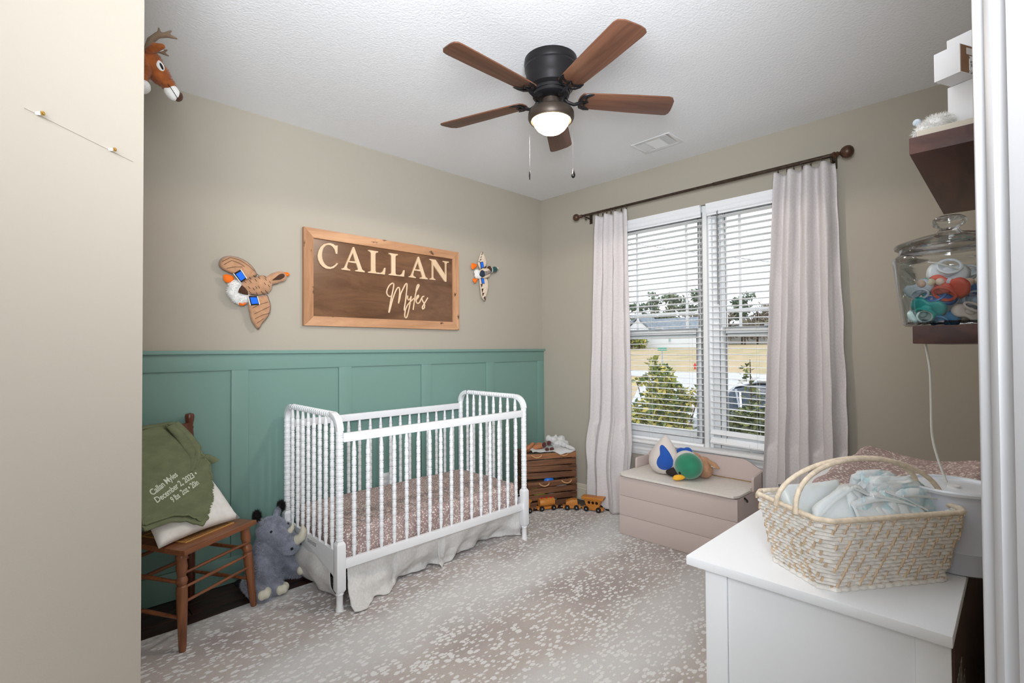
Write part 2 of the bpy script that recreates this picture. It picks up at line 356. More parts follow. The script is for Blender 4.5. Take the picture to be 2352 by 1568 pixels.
# walls
structure(MB().box(-3.47, .14, 0, .12, -.05, CZ).build('wall_north', M_wall, smooth=False))
wn_ = bpy.data.objects['wall_north']
part_box('wainscot_sheet', -3.33, 0, -.006, 0, -.006, 1.30, M_green, wn_, .0)
for k in range(6):
    xc = [-3.29, -2.638, -1.9925, -1.3405, -.687, -.045][k]
    part_box('stile', xc-.045, xc+.045, -.018, -.006, .142, 1.207, M_green, wn_, .0012)
part_box('lower_rail', -3.33, 0, -.018, -.006, -.006, .142, M_green, wn_, .0012)
part_box('upper_rail', -3.33, 0, -.018, -.006, 1.207, 1.30, M_green, wn_, .0012)
part_box('cap_rail', -3.33, 0, -.038, 0, 1.30, 1.321, M_green, wn_, .002)
WY0, WY1, WZ0, WZ1 = -2.40, -.79, .575, 2.362
we = MB(); we.box(0, .14, -3.45, WY0, -.05, CZ); we.box(0, .14, WY1, .12, -.05, CZ); we.box(0, .14, WY0, WY1, -.05, WZ0); we.box(0, .14, WY0, WY1, WZ1, CZ)
structure(we.build('wall_east', M_wall, smooth=False))
structure(MB().box(-2.746, .14, -3.39, -3.27, -.05, CZ).build('wall_south', M_wall, smooth=False))
structure(MB().box(-3.47, -3.332, -1.693, .12, -.05, CZ).build('wall_west', M_wall, smooth=False))
E0 = Vector((-3.332, -1.693, 0)); J0 = Vector((-2.857, -3.161, 0))
def slab(name, p, q, th, m, z0=-.05, z1=CZ):      # upright slab from p to q, thickness th to the left of the way
    d = (q-p).normalized(); n = Vector((-d.y, d.x, 0))*th
    return structure(MB().prism([(p.x, p.y), (q.x, q.y), (q.x+n.x, q.y+n.y), (p.x+n.x, p.y+n.y)], z0, z1).build(name, m, smooth=False))
slab('wall_entry', E0 - F2*2.6, E0, .12, M_wall2)
slab('wall_doorway', J0+R2*.16, J0+R2*.02+F2*-.002, .11, M_wall)
slab('wall_hall', J0+R2*.02-F2*.14, J0+R2*.02-F2*2.6, .12, M_wall2)
slab('wall_hall_end', E0 - F2*2.6 - R2*.1, J0 - F2*2.58 + R2*.1, -.12, M_wall2)
structure(MB().box(-5.6, .14, -5.6, .12, CZ, CZ+.08).build('ceiling', M_ceil, smooth=False))
# door casing and jamb: moulded profile run up the near edge of the doorway
prof = [(0, .0), (.004, .0035), (.0065, .004), (.011, .0015), (.0145, .001), (.0185, .0055), (.0265, .006), (.029, .003), (.033, .0025), (.041, .0025), (.0435, .009), (.050, .0095), (.30, .0095), (.30, -.03), (0, -.03)]
dm = Matrix(((-F2.x, -R2.x, 0, J0.x), (-F2.y, -R2.y, 0, J0.y), (0, 0, 1, 0), (0, 0, 0, 1)))
structure(MB().prism(prof, -.006, 2.74, dm).build('trim_1', mat('dimmed_trim_paint', (184, 184, 187), .45), smooth=True, angle=50))  # white trim darkened in its colour to tone down the close fill light
# baseboards
def board_profile(name, x0, y0, x1, y1, h, m, flip=1):
    # stepped baseboard running from (x0,y0) to (x1,y1), standing off to the left of the way
    d = Vector((x1-x0, y1-y0, 0)); L = d.length; d.normalize(); n = Vector((-d.y, d.x, 0))*flip
    pr = [(0, 0), (.016, 0), (.016, h*.72), (.012, h*.75), (.013, h*.84), (.008, h*.87), (.008, h*.95), (.005, h), (0, h)]
    M_ = Matrix(((n.x, 0, d.x, x0), (n.y, 0, d.y, y0), (0, 1, 0, -.008), (0, 0, 0, 1)))
    return structure(MB().prism(pr, 0, L, M_).build(name, m, smooth=False))
board_profile('baseboard_east', 0, -.02, 0, -3.27, .135, M_base, -1)
part_box('shoe_mould', -.028, -.016, -3.25, -.02, -.008, .012, M_base, bpy.data.objects['baseboard_east'], .003)
board_profile('baseboard_south', 0, -3.27, -2.7, -3.27, .135, M_base, -1)
board_profile('baseboard_west', -3.332, -1.69, -3.332, -.02, .135, M_base, -1)
# ---------------------------------------------------------------- window
M_glass = glassmat('window_glass', (.97, .98, .98, 1), .03, .35)
M_seal = mat('dark_window_seal', (86, 92, 94), .5)
def window(n, ya, yb):      # ya < yb, a double hung unit with prairie bars
    w = bpy.data.objects.new('window_%d' % n, None); COL.objects.link(w); structure(w)
    fr = MB()
    for a, b, c, d in ((ya, ya+.05, .60, 2.35), (yb-.05, yb, .60, 2.35), (ya+.05, yb-.05, .60, .645), (ya+.05, yb-.05, 2.31, 2.35)): fr.box(.055, .135, a, b, c, d)
    fr.build('window_frame', M_vinyl, w, bevel=.002)
    for nm, x, z0, z1, s, rb, rt in (('upper_sash', .10, 1.40, 2.31, .035, .045, .04), ('lower_sash', .072, .645, 1.468, .04, .055, .045)):
        a, b = ya+.05, yb-.05; sb = MB()
        sb.box(x-.014, x+.014, a, a+s, z0, z1); sb.box(x-.014, x+.014, b-s, b, z0, z1)
        sb.box(x-.014, x+.014, a+s, b-s, z0, z0+rb); sb.box(x-.014, x+.014, a+s, b-s, z1-rt, z1)
        so = sb.build(nm, M_vinyl, w, bevel=.002)
        pb = MB().box(x-.002, x+.002, a+s-.004, b-s+.004, z0+rb-.004, z1-rt+.004); pb.build('pane', M_glass, so, smooth=False)
        se = MB()
        for q in ((a+s, a+s+.004, z0+rb, z1-rt), (b-s-.004, b-s, z0+rb, z1-rt), (a+s, b-s, z1-rt-.004, z1-rt)): se.box(x-.005, x-.002, *q)
        if nm == 'lower_sash': se.build('seal', M_seal, so, smooth=False)
        if nm == 'upper_sash':
            for yy in (a+s+.095, b-s-.095): part_box('muntin', x-.005, x+.005, yy-.009, yy+.009, z0+rb, z1-rt, M_vinyl, so, .001)
            part_box('muntin', x-.006, x+.006, a+s, b-s, 1.582, 1.60, M_vinyl, so, .001)
    part_box('sash_lock', .045, .075, (ya+yb)/2-.03, (ya+yb)/2+.03, 1.468, 1.482, M_vinyl, w, .003)
    return w
window(1, -1.585, -.795); window(2, -2.395, -1.625)
structure(MB().box(.03, .135, -1.63, -1.58, .60, 2.35).build('trim_2', M_vinyl, bevel=.002))        # mullion between the two units
structure(MB().box(-.003, .06, -1.6095, -1.579, .60, 2.355).build('trim_5', M_vinyl, bevel=.001))
stl = MB().box(-.066, .06, -2.44, -.72, .575, .60); structure(stl.build('trim_3', M_trim, bevel=.009))   # window stool
ap = MB(); ap.box(-.02, 0, -2.46, -.73, .49, .575); ap.box(-.03, 0, -2.46, -.73, .545, .575); ap.box(-.012, 0, -2.46, -.73, .475, .49); ap.box(-.026, 0, -2.46, -.73, .515, .525)
structure(ap.build('trim_4', M_trim, bevel=.002))
# ---------------------------------------------------------------- blinds
slm = MB()
def slat_fn(u, v): 
    t = (u-.5); return (t*.05, 0, .0022*(1-(2*t)**2))
for q in range(4):
    pass
def slat_mesh(L):
    mb = MB(); N_ = 5; pr = [(-.025+.05*i/N_, .0022*(1-(2*i/N_-1)**2)) for i in range(N_+1)] + [(.025-.05*i/N_, .0022*(1-(1-2*i/N_)**2)-.0028) for i in range(N_+1)]
    mb.prism(pr, -L/2, L/2, Matrix(((1, 0, 0, 0), (0, 0, 1, 0), (0, 1, 0, 0), (0, 0, 0, 1)))); me = mb.mesh('slat'); me.materials.append(M_slat); return me
M_wand = mat('grey_wand', (104, 105, 106), .35)
def blind(ya, yb, zbot, label, sag=0.0, odd=None):
    t = thing('venetian_blind', label, 'blind', (0, 0, 0)); L = yb-ya-.012; yc = (ya+yb)/2
    v = MB(); v.prism([(-.012, 2.275), (-.012, 2.285), (-.022, 2.292), (-.016, 2.305), (-.024, 2.322), (-.018, 2.332), (-.030, 2.352), (-.030, 2.36), (-.004, 2.36), (-.004, 2.275)], ya+.004, yb-.004, Matrix(((1, 0, 0, 0), (0, 0, 1, 0), (0, 1, 0, 0), (0, 0, 0, 1))))
    v.build('valance', M_slat, t)
    part_box('headrail', .003, .053, ya+.006, yb-.006, 2.315, 2.36, M_slat, t, .002)
    me = slat_mesh(L); z = 2.262; i = 0
    while z > zbot+.035:
        o = link('slat', me, t, (.028, yc, z)); o.rotation_euler = (sag*(i/38), math.radians(3.5 + 1.2*math.sin(i*1.7)), 0)
        if odd == i: o.rotation_euler = (sag, math.radians(-34), 0)
        z -= .0432; i += 1
    b = part_box('bottom_rail', -.027, .027, -L/2, L/2, -.009, .009, M_slat, t, .004); b.location = (.026, yc, zbot); b.rotation_euler = (sag, math.radians(-38 if sag else 4), 0)
    for yy in (ya+.11, yc+.06, yb-.12):
        for xx in (.002, .054): MB().tube([(xx, yy, 2.33), (xx, yy, zbot)], .0008, 5).build('ladder_cord', M_cord, t)
    return t
blind(-1.576, -.80, .607, 'white venetian blind nearer the corner, hanging straight above the sill')
b2 = blind(-2.392, -1.612, .645, 'white venetian blind beside the right curtain with a skewed tilted bottom rail and grey wand', .035, 36)
MB().tube([(-.03, -1.70, 2.29), (-.03, -1.70, 1.63)], .0042, 8).build('wand', M_wand, b2)
MB().tube([(-.03, -1.70, 2.29), (-.012, -1.70, 2.30)], .002, 6).build('wand_hook', M_wand, b2)
MB().tube([(-.02, -1.90, .66), (-.03, -1.90, .62), (-.032, -1.925, .607), (-.03, -1.95, .62), (-.02, -1.95, .655)], .0012, 5).build('loose_cord', M_cord, b2)
# ---------------------------------------------------------------- curtain rod and curtains
M_bronze = mat('dark_bronze', (72, 60, 50), .4, .6, var=.25, vs=40)
M_finial = mat('antique_bronze_finial', (80, 54, 38), .4, .3, var=.3, vs=30)
rod = thing('curtain_rod', 'long dark bronze curtain rod with round finials above the window', 'curtain rod', (-.09, 0, 2.467))
ry = Matrix.Rotation(-pi/2, 4, 'X')
MB().tube([(0, -.545, 0), (0, -1.72, 0)], .0100, 12).build('slim_tube', M_bronze, rod)
MB().tube([(0, -1.70, 0), (0, -2.43, 0)], .0122, 12).build('wide_tube', M_bronze, rod)
for y, s in ((-.545, 1), (-2.43, -1)):
    pr = [(.010, -.01), (.016, -.005), (.018, .005), (.012, .012), (.016, .018), (.0125, .024), (.009, .03), (.015, .034), (.028, .044), (.0355, .058), (.037, .07), (.033, .086), (.022, .097), (.008, .102), (.002, .1025)]
    k = .82 if s > 0 else 1.0
    MB().lathe([(a*k, b*k) for a, b in pr], 20, Matrix.Translation((0, y, 0)) @ Matrix.Rotation(-pi/2*s, 4, 'X')).build('finial', M_finial, rod)
for y in (-.585, -2.415):
    b = MB(); b.box(0.012, .089, y-.006, y+.006, -.022, -.012); b.box(.083, .089, y-.014, y+.014, -.06, .03)
    b.tube([(.0, y+.0, -.017), (-.012, y, -.008), (-.013, y, .004)], .004, 6); b.tube([(-.004, y, -.012), (.004, y, -.032), (.018, y, -.036)], .005, 6)
    b.build('bracket', M_bronze, rod)
M_curt = mat('grey_linen_curtain', (206, 200, 200), .9, var=.07, vs=260, bump=.35, bs=520, spec=.1, stretch=(1, 1, .35), sheen=.15, dist=.0015)
ring = MB().tube([(.0155*math.cos(a), 0, .0155*math.sin(a)) for a in [2*pi*k/18 for k in range(18)]], .0014, 5, closed=True).mesh('ring'); ring.materials.append(M_bronze)
clip = MB().box(-.003, .003, -.004, .004, -.034, -.015).mesh('clip', bevel=.001); clip.materials.append(M_bronze)
def curtain(label, yt0, yt1, yb0, yb1, folds, ztop, zbot, amp0, amp1, seed, extra=None, mid=None):
    rnd = random.Random(seed); t = thing('curtain', label, 'curtain', (0, 0, 0)); ph = [rnd.uniform(-.5, .5) for _ in range(12)]
    def f(u, v):
        w = v**.8; y0 = yt0+(yb0-yt0)*w; y1 = yt1+(yb1-yt1)*w
        if mid: b = math.sin(pi*min(1, v))*mid; y0 += b*(-1 if y0 < y1 else 1); y1 += b*(1 if y0 < y1 else -1)*.5
        uu = u + .02*math.sin(u*9+v*2.6+ph[0]) + .012*math.sin(v*5+u*17+ph[1])
        y = y0+(y1-y0)*uu
        a = amp0+(amp1-amp0)*v; c = math.cos(2*pi*folds*uu+.5*math.sin(v*2.2+ph[2]))
        x = -.085 - a*(math.copysign(abs(c)**.75, c)) - .012*math.sin(2*pi*folds*.5*uu+v*4+ph[3])*v - .008*noise.noise(Vector((u*7, v*9, seed)))
        y += .014*v*math.sin(2*pi*folds*2*uu+ph[4]) + .006*noise.noise(Vector((u*9, v*12, seed+5)))
        z = ztop+(zbot-ztop)*v + .006*math.cos(2*pi*folds*uu)*(1-v)
        if extra: x, y, z = extra(u, v, x, y, z)
        return (min(x, -.078 if z < .68 else -.04), y, z)
    mb = MB().grid(f, 150, 130); c = mb.build('cloth', M_curt, t, angle=180)
    so = c.modifiers.new('s', 'SOLIDIFY'); so.thickness = .002
    hem = MB().grid(lambda u, v: tuple(Vector(f(u, .975-.001*v)) + Vector((-.0016, 0, 0))), 150, 1); hem.build('hem', M_curt, t)
    for k in range(7):
        u = (k+.25)/6.6; p = Vector(f(min(u, 1), 0)); 
        o = link('ring', ring, t, (-.09, p.y, 2.462)); o.rotation_euler = (0, 0, rnd.uniform(-.5, .5)); 
        q = link('clip', clip, t, (-.09, p.y, 2.462))
    return t
def kickL(u, v, x, y, z):
    if v > .70:       # billows out and breaks on the rug
        w = min(1, (v-.70)/.16); w2 = max(0, (v-.86)/.14)
        x -= .07*math.sin(w*pi/2)*(.35+.65*math.sin(pi*min(1, u*1.1)))*(1-w2*.2) + .09*w2*max(0, u-.35)
        y += .035*math.sin(w*pi)*(.5-u) - .05*w2*u
        if u < .45: z += .10*w2*(.45-u)*1.6
    return x, y, z
curtain('narrow grey linen curtain bunched between the corner and the window', -.705, -1.005, -.615, -1.04, 3.2, 2.432, .004, .024, .040, 3, kickL)
curtain('wide grey linen curtain at the changing table side of the window', -2.105, -2.43, -1.99, -2.50, 3.6, 2.432, .01, .030, .046, 9, None)
# ---------------------------------------------------------------- ceiling vent
vt = thing('ceiling_vent', 'white rectangular air vent in the ceiling near the window', 'vent', (-.415, -1.452, CZ))
vb = MB(); 
for a in ((-.10, .10, -.145, -.115), (-.10, .10, .115, .145), (-.10, -.072, -.115, .115), (.072, .10, -.115, .115)): vb.box(a[0], a[1], a[2], a[3], -.007, 0)
vb.box(-.072, .072, -.062, -.052, -.007, 0); vb.box(-.072, .072, .048, .058, -.007, 0); vb.build('vent_frame', M_trim, vt, bevel=.0015)
part_box('duct', -.072, .072, -.115, .115, -.0015, -.0005, mat('dark_duct', (60, 60, 62), .8), vt, 0)
lv = MB().box(-.0045, .0045, -.05, .05, -.0006, .0006).mesh('louver'); lv.materials.append(M_trim)
for k in range(9): o = link('louver', lv, vt, (-.064+.016*k, -.002, -.005)); o.rotation_euler = (0, math.radians(35), 0); 
lv2 = MB().box(-.07, .07, -.0042, .0042, -.0006, .0006).mesh('louver'); lv2.materials.append(M_trim)
for k in range(5): o = link('louver', lv2, vt, (0, .066+.0115*k, -.005)); o.rotation_euler = (math.radians(-30), 0, 0)
for k in range(5): o = link('louver', lv2, vt, (0, -.070-.0105*k, -.005)); o.rotation_euler = (math.radians(-62), 0, 0)
# ================================================================ OUTSIDE
def gz(x):
    P_ = [(0, -.6), (3, -.95), (10, -1.0), (30, -.97), (38, -.8), (45, -.1), (60, 1.40), (110, 2.2)]
    for (a, b), (c, d) in zip(P_, P_[1:]):
        if x <= c: t = (x-a)/(c-a); t = t*t*(3-2*t) if a >= 30 else t; return b+(d-b)*t
    return 2.2
xs = [.16+110*(i/110)**1.6 for i in range(111)]
M_lawn = mat('dormant_lawn', (182, 162, 134), .95, col2=(158, 150, 114), vs=.5, lo=.3, hi=.6, bump=.4, bs=30, spec=.1)
M_conc = mat('pale_concrete', (188, 188, 190), .9, var=.06, vs=.8, spec=.2)
def ground(name, ya, yb, x0, x1, dz, m, n=60, ny=8):
    f = lambda u, v: (x0+(x1-x0)*u, (ya(x0+(x1-x0)*u) + (yb(x0+(x1-x0)*u)-ya(x0+(x1-x0)*u))*v), gz(x0+(x1-x0)*u)+dz)
    return structure(MB().grid(f, n, ny).build(name, m))
ground('lawn', lambda x: -60, lambda x: 110, .16, 110, 0, M_lawn, 110, 8)
ground('road', lambda x: -60, lambda x: 110, 32.0, 38.5, .03, M_conc, 14, 8)
ground('driveway', lambda x: 1.1+.335*(x-6), lambda x: 3.4+.56*(x-6), 5.5, 32.2, .02, M_conc, 30, 4)
# farmhouse across the road
hs = thing('farmhouse', 'low white house with grey shingle roof across the road', 'house', (60, 32, 1.4))
M_sid = mat('white_siding', (222, 224, 226), .8); M_roof = mat('grey_shingles', (122, 130, 138), .95, var=.2, vs=3)
M_dk = mat('dark_shutter', (58, 66, 72), .7); M_pane = mat('far_window_pane', (150, 175, 172), .3)
MB().box(0, 9, -5.7, 7, -.1, 2.5).build('wall', M_sid, hs, smooth=False)
MB().prism([(-.4, 2.35), (4.5, 4.35), (9.4, 2.35), (9.4, 2.25), (-.4, 2.25)], -6.0, 7.2, Matrix(((1, 0, 0, 0), (0, 0, 1, 0), (0, 1, 0, 0), (0, 0, 0, 1)))).build('roof', M_roof, hs, smooth=False)
MB().prism([(1.0, 2.3), (3.2, 4.1), (5.4, 2.3)], -.5, 4, Matrix(((0, 0, 1, 0), (1, 0, 0, 0), (0, 1, 0, 0), (0, 0, 0, 1)))).build('gable', M_sid, hs, smooth=False)
MB().prism([(.7, 2.2), (3.2, 4.25), (5.7, 2.2), (5.7, 2.45), (3.2, 4.5), (.7, 2.45)], -.7, 4, Matrix(((0, 0, 1, 0), (1, 0, 0, 0), (0, 1, 0, 0), (0, 0, 0, 1)))).build('gable_roof', M_roof, hs, smooth=False)
for y, w_ in ((5.2, .9), (3.3, .9), (-1.5, .3), (2.2, .5)):
    f = part_box('window_frame', -.06, .02, y-w_/2-.08, y+w_/2+.08, .75, 2.15, M_sid, hs, 0); part_box('window_pane', -.08, -.05, y-w_/2, y+w_/2, .83, 2.07, M_pane, f, 0)
    if w_ > .8:
        for s in (-1, 1): part_box('shutter', -.09, 0, y+s*(w_/2+.3)-.18, y+s*(w_/2+.3)+.18, .75, 2.15, M_dk, hs, 0)
part_box('corner_post', -.1, .1, -5.8, -5.55, -.1, 2.3, M_dk, hs, 0)
sb_ = thing('storage_barn', 'pale blue grey roofed outbuilding behind the far trees', 'barn', (95, 31, 2.0))
MB().box(0, 6, -6, 6, -.1, 2.2).build('wall', M_sid, sb_, smooth=False); MB().prism([(-.3, 2.2), (3, 4.2), (6.3, 2.2)], -6.2, 6.2, Matrix(((1, 0, 0, 0), (0, 0, 1, 0), (0, 1, 0, 0), (0, 0, 0, 1)))).build('roof', M_roof, sb_, smooth=False)
# foliage
M_bark = mat('grey_bark', (92, 78, 66), .95, var=.2, vs=6)
def leaves(name, blobs, n, size, m, parent, seed, asp=1.6, mode='fill'):
    rnd = random.Random(seed); vs = []; fs = []; W = [b[1][0]*b[1][1]*b[1][2] for b in blobs]
    for _ in range(n):
        c, r = rnd.choices(blobs, W)[0]
        while True:
            p = Vector((rnd.uniform(-1, 1), rnd.uniform(-1, 1), rnd.uniform(-1, 1)))
            if p.length <= 1: break
        if mode == 'shell': p = p.normalized()*rnd.uniform(.6, 1)
        q = Vector(c)+Vector((p.x*r[0], p.y*r[1], p.z*r[2])); a = Vector((rnd.gauss(0, 1), rnd.gauss(0, 1), rnd.gauss(0, .8)+.3)).normalized(); b = a.cross(Vector((rnd.gauss(0, 1), rnd.gauss(0, 1), rnd.gauss(0, 1)))).normalized()
        s = size*rnd.uniform(.6, 1.3); cc = a.cross(b)*.15*s; k = len(vs); vs += [q, q+a*s*.5*asp+b*s*.42+cc, q+a*s*asp, q+a*s*.5*asp-b*s*.42+cc]; fs.append((k, k+1, k+2, k+3))
    me = bpy.data.meshes.new(name); me.from_pydata([tuple(v) for v in vs], [], fs)
    ca = me.color_attributes.new('tint', 'FLOAT_COLOR', 'POINT'); rr = [rnd.random() for _ in range(n)]
    for i in range(n*4): ca.data[i].color = (rr[i//4],)*3+(1,)
    me.materials.append(m); return link(name, me, parent, kind='stuff')
def leafmat(name, c1, c2, c3, rough=.6):
    m = bpy.data.materials.new(name); m.use_nodes = True; N = m.node_tree.nodes; Lk = m.node_tree.links; b = N['Principled BSDF']
    a = N.new('ShaderNodeVertexColor'); a.layer_name = 'tint'; r = N.new('ShaderNodeValToRGB'); r.color_ramp.elements[0].color = lin(c1); r.color_ramp.elements[1].color = lin(c3)
    e = r.color_ramp.elements.new(.5); e.color = lin(c2); Lk.new(a.outputs[0], r.inputs[0]); Lk.new(r.outputs[0], b.inputs['Base Color']); b.inputs['Roughness'].default_value = rough
    b.inputs['Subsurface Weight'].default_value = 0; return m
M_pine = leafmat('pine_needles', (84, 104, 90), (110, 126, 104), (140, 148, 120)); M_bare = leafmat('bare_twigs', (110, 98, 88), (134, 122, 108), (120, 118, 90))
M_holly = leafmat('variegated_leaves', (62, 92, 48), (138, 146, 72), (226, 206, 110)); M_hedge = leafmat('dark_hedge_leaves', (56, 72, 40), (84, 96, 52), (146, 150, 92)); M_shrub = leafmat('brown_shrub_leaves', (92, 82, 62), (112, 100, 78), (120, 118, 70))
rnd = random.Random(11)
trees = [(90, 53.5, 8.5, 'pine'), (91, 51.0, 11.0, 'pine'), (90, 46.0, 10.5, 'pine'), (92, 43.9, 10.0, 'pine'), (93, 41.0, 10.8, 'pine'), (94, 49, 7.0, 'pine'), (90, 38.5, 7.5, 'bare'), (89, 35.5, 7.0, 'bare'), (91, 32.6, 9.6, 'pine'), (90, 29.5, 7.2, 'bare'), (88, 26.8, 6.8, 'bare'), (92, 37, 6.0, 'bare'), (94, 31, 6.5, 'bare'), (93, 44.5, 6.0, 'bare'), (87, 34, 4.6, 'bare'), (87, 30.6, 4.4, 'bare'), (88, 40, 5.5, 'bare')]
lb = {0: 'tall pine above the white house, leftmost seen through the blind', 1: 'tall narrow pine left of the other pines over the house roof', 2: 'broad rounded pine behind the house roof', 3: 'leaning pine crown just right of the broad rounded pine', 4: 'tall pine beside the window mullion', 5: 'short pine low between the taller pines', 8: 'tall dark pine rising above the bare trees in the right window'}
for i, (x, y, h, kd) in enumerate(trees):
    z = gz(x); t = thing('pine_tree' if kd == 'pine' else 'bare_tree', lb.get(i, 'bare brown winter tree in the thicket at the edge of the far field'), 'tree', (x, y, z), 0, None if i in lb else 'bare winter trees along the far field')
    MB().tube([(0, 0, 0), (.1, .05, h*.5), (0, 0, h*.95)], [.16, .12, .04], 6).build('trunk', M_bark, t)
    if kd == 'pine': bl_ = [((rnd.uniform(-.7, .7), rnd.uniform(-1.3, 1.3), h*rnd.uniform(.38, .97)), (rnd.uniform(.8, 1.5),)*2+(rnd.uniform(.4, .8),)) for _ in range(13)]; leaves('foliage', bl_, 900, .46, M_pine, t, i)
    else:
        bl_ = [((rnd.uniform(-1, 1), rnd.uniform(-1.4, 1.4), h*rnd.uniform(.3, .85)), (1.2, 1.2, h*.16)) for _ in range(7)]; leaves('twigs', bl_, 520, .34, M_bare, t, i, 3.2)
        mb = MB()
        for k in range(6): mb.tube([(0, 0, h*.25+k*h*.08), (rnd.uniform(-1.3, 1.3), rnd.uniform(-1.6, 1.6), h*rnd.uniform(.6, .95))], [.06, .02], 4)
        mb.build('branches', M_bark, t)
for x, y, h, lbl in ((57.5, 35.5, 1.3, 'brown shrub at the far end of the house wall'), (57.5, 37.4, 1.6, 'tall brown shrub against the white house'), (57.8, 33.9, 1.5, 'yellow green shrub beside the house windows')):
    t = thing('shrub', lbl, 'shrub', (x, y, gz(x))); MB().tube([(0, 0, 0), (0, 0, h*.6)], .05, 5).build('stem', M_bark, t); leaves('foliage', [((0, 0, h*.55), (.9, 1.1, h*.55))], 500, .28, M_shrub if 'brown' in lbl else M_holly, t, int(y))
# clipped bushes right outside the window
def bush(label, loc, blobs, n, size, m, seed, stems):
    t = thing('garden_bush', label, 'bush', loc); mb = MB()
    for s in stems: mb.tube([(0, 0, 0), (s[0]*.4, s[1]*.4, s[2]*.5), s], [.018, .012, .005], 6)
    mb.build('stem', M_bark, t); leaves('foliage', blobs, n, size, m, t, seed, 1.7); return t
bush('yellow and green variegated bush growing outside behind the left blind', (1.7, -.38, -.75), [((0, .02, 1.12), (.22, .30, .32)), ((0, .02, 1.45), (.18, .27, .26)), ((0, .10, 1.70), (.13, .19, .16)), ((0, .15, 1.86), (.08, .07, .12)), ((0, -.07, .80), (.22, .30, .32)), ((.02, -.29, 1.50), (.08, .18, .08)), ((.02, -.40, 1.62), (.07, .08, .09)), ((0, .36, 1.05), (.14, .18, .4)), ((0, .40, .8), (.2, .24, .4)), ((.02, .36, 1.66), (.05, .11, .05))], 9000, .046, M_holly, 21, [(0, .16, 1.95), (0, -.40, 1.72), (0, .35, 1.3), (0, .40, 1.68)])
bush('dark green hedge bush below the right window behind the tilted rail', (1.5, -1.55, -.75), [((0, .25, .98), (.25, .45, .45)), ((0, -.25, 1.0), (.25, .5, .47)), ((0, .1, 1.25), (.2, .45, .26)), ((0, -.35, 1.3), (.15, .3, .27))], 9500, .042, M_hedge, 22, [(0, .2, 1.2), (0, -.3, 1.3)])
bush('thin upright sprig with sparse leaves outside beside the right curtain', (1.62, -1.34, -.75), [((0, -.03, 1.5), (.06, .12, .22)), ((0, .06, 1.80), (.05, .06, .12))], 130, .036, M_hedge, 23, [(0, .03, 1.95), (0, -.04, 1.6)])
# parked suv
car = thing('parked_car', 'silver blue estate car parked on the driveway outside the right window', 'car', (6.6, .25, gz(6.6)), math.radians(18))
M_car = mat('car_paint', (160, 170, 184), .3, .3, coat=.6); M_cg = mat('car_glass', (70, 82, 98), .1, spec=.8); M_tire = mat('tire_rubber', (24, 24, 25), .8)
X3 = Matrix(((0, 0, 1, 0), (1, 0, 0, 0), (0, 1, 0, 0), (0, 0, 0, 1)))
MB().prism([(-2.2, .35), (-2.2, .85), (-2.05, 1.0), (1.05, 1.02), (1.75, .95), (2.25, .8), (2.3, .4), (2.2, .3)], -.9, .9, X3).build('body', M_car, car, bevel=.05)
MB().prism([(-2.05, .98), (-1.85, 1.5), (-1.5, 1.62), (.1, 1.64), (.5, 1.55), (1.2, .98)], -.8, .8, X3).build('cabin', M_cg, car, bevel=.05)
MB().prism([(-1.85, 1.52), (-1.5, 1.64), (.1, 1.66), (.5, 1.57), (.45, 1.6), (.1, 1.70), (-1.5, 1.69)], -.78, .78, X3).build('roof', M_car, car, bevel=.02)
for s in (-.805, .805):
    for y in (-1.9, -.75, .35): MB().tube([(s, y, 1.0), (s*.98, y+(.1 if y < 0 else .1), 1.55)], .025, 6).build('pillar', M_car, car)
    MB().tube([(s, -1.95, 1.62), (s, -1.0, 1.70), (s, 0.1, 1.70)], .02, 6).build('roof_rack', mat('car_chrome', (230, 232, 236), .2, .7), car)
    for y in (-1.4, 1.45): MB().lathe([(.0, -.1), (.3, -.1), (.34, -.06), (.34, .06), (.3, .1), (0, .1)], 20, Matrix.Translation((s*1.06, y, .34)) @ Matrix.Rotation(pi/2, 4, 'Y'), cap=False).build('wheel', M_tire, car)
MB().tube([(-.83, -.9, 1.05), (-.83, .3, 1.06), (-.81, .36, 1.12), (-.80, .38, 1.5)], .02, 6).build('window_trim', mat('car_chrome', (230, 232, 236), .2, .7), car)
# street sign, hydrant, power lines
sg = thing('street_sign', 'small green street sign on a thin post beside the road', 'sign', (36, 18.5, gz(36)))
MB().tube([(0, 0, 0), (0, 0, 2.05)], .04, 6).build('post', mat('galvanised_post', (140, 160, 170), .5, .5), sg)
part_box('sign_plate', -.02, .02, -.42, .42, 1.95, 2.2, mat('sign_green', (30, 140, 110), .5), sg, 0); 
hy = thing('fire_hydrant', 'small red fire hydrant on the lawn by the road', 'hydrant', (40.5, 17.7, gz(40.5))); hy.scale = (.75, .75, .75)
M_red = mat('hydrant_red', (200, 40, 40), .5); MB().lathe([(.16, 0), (.16, .05), (.1, .06), (.1, .5), (.13, .52), (.11, .62), (.04, .7), (.03, .76)], 12).build('barrel', M_red, hy); MB().tube([(0, -.18, .42), (0, .18, .42)], .055, 8).build('nozzle', M_red, hy)
M_wire = mat('power_wire', (60, 62, 66), .7)
def wire(p, q, sag, r, lbl): tag(MB().tube([Vector(p).lerp(Vector(q), i/16) - Vector((0, 0, sag*4*(i/16)*(1-i/16))) for i in range(17)], r, 5).build('power_line', M_wire), lbl, 'cable')
wire((40, 26, 12.5), (40, 2, 6.2), .25, .022, 'thick sagging power line crossing the sky behind both blinds')
wire((40, 30, 15.8), (40, 2, 4.6), .15, .010, 'thin power line sloping steeply down to the right in the sky')
wire((40, 30, 11.3), (40, 2, 9.2), .2, .010, 'thin nearly level power line high behind the blinds')
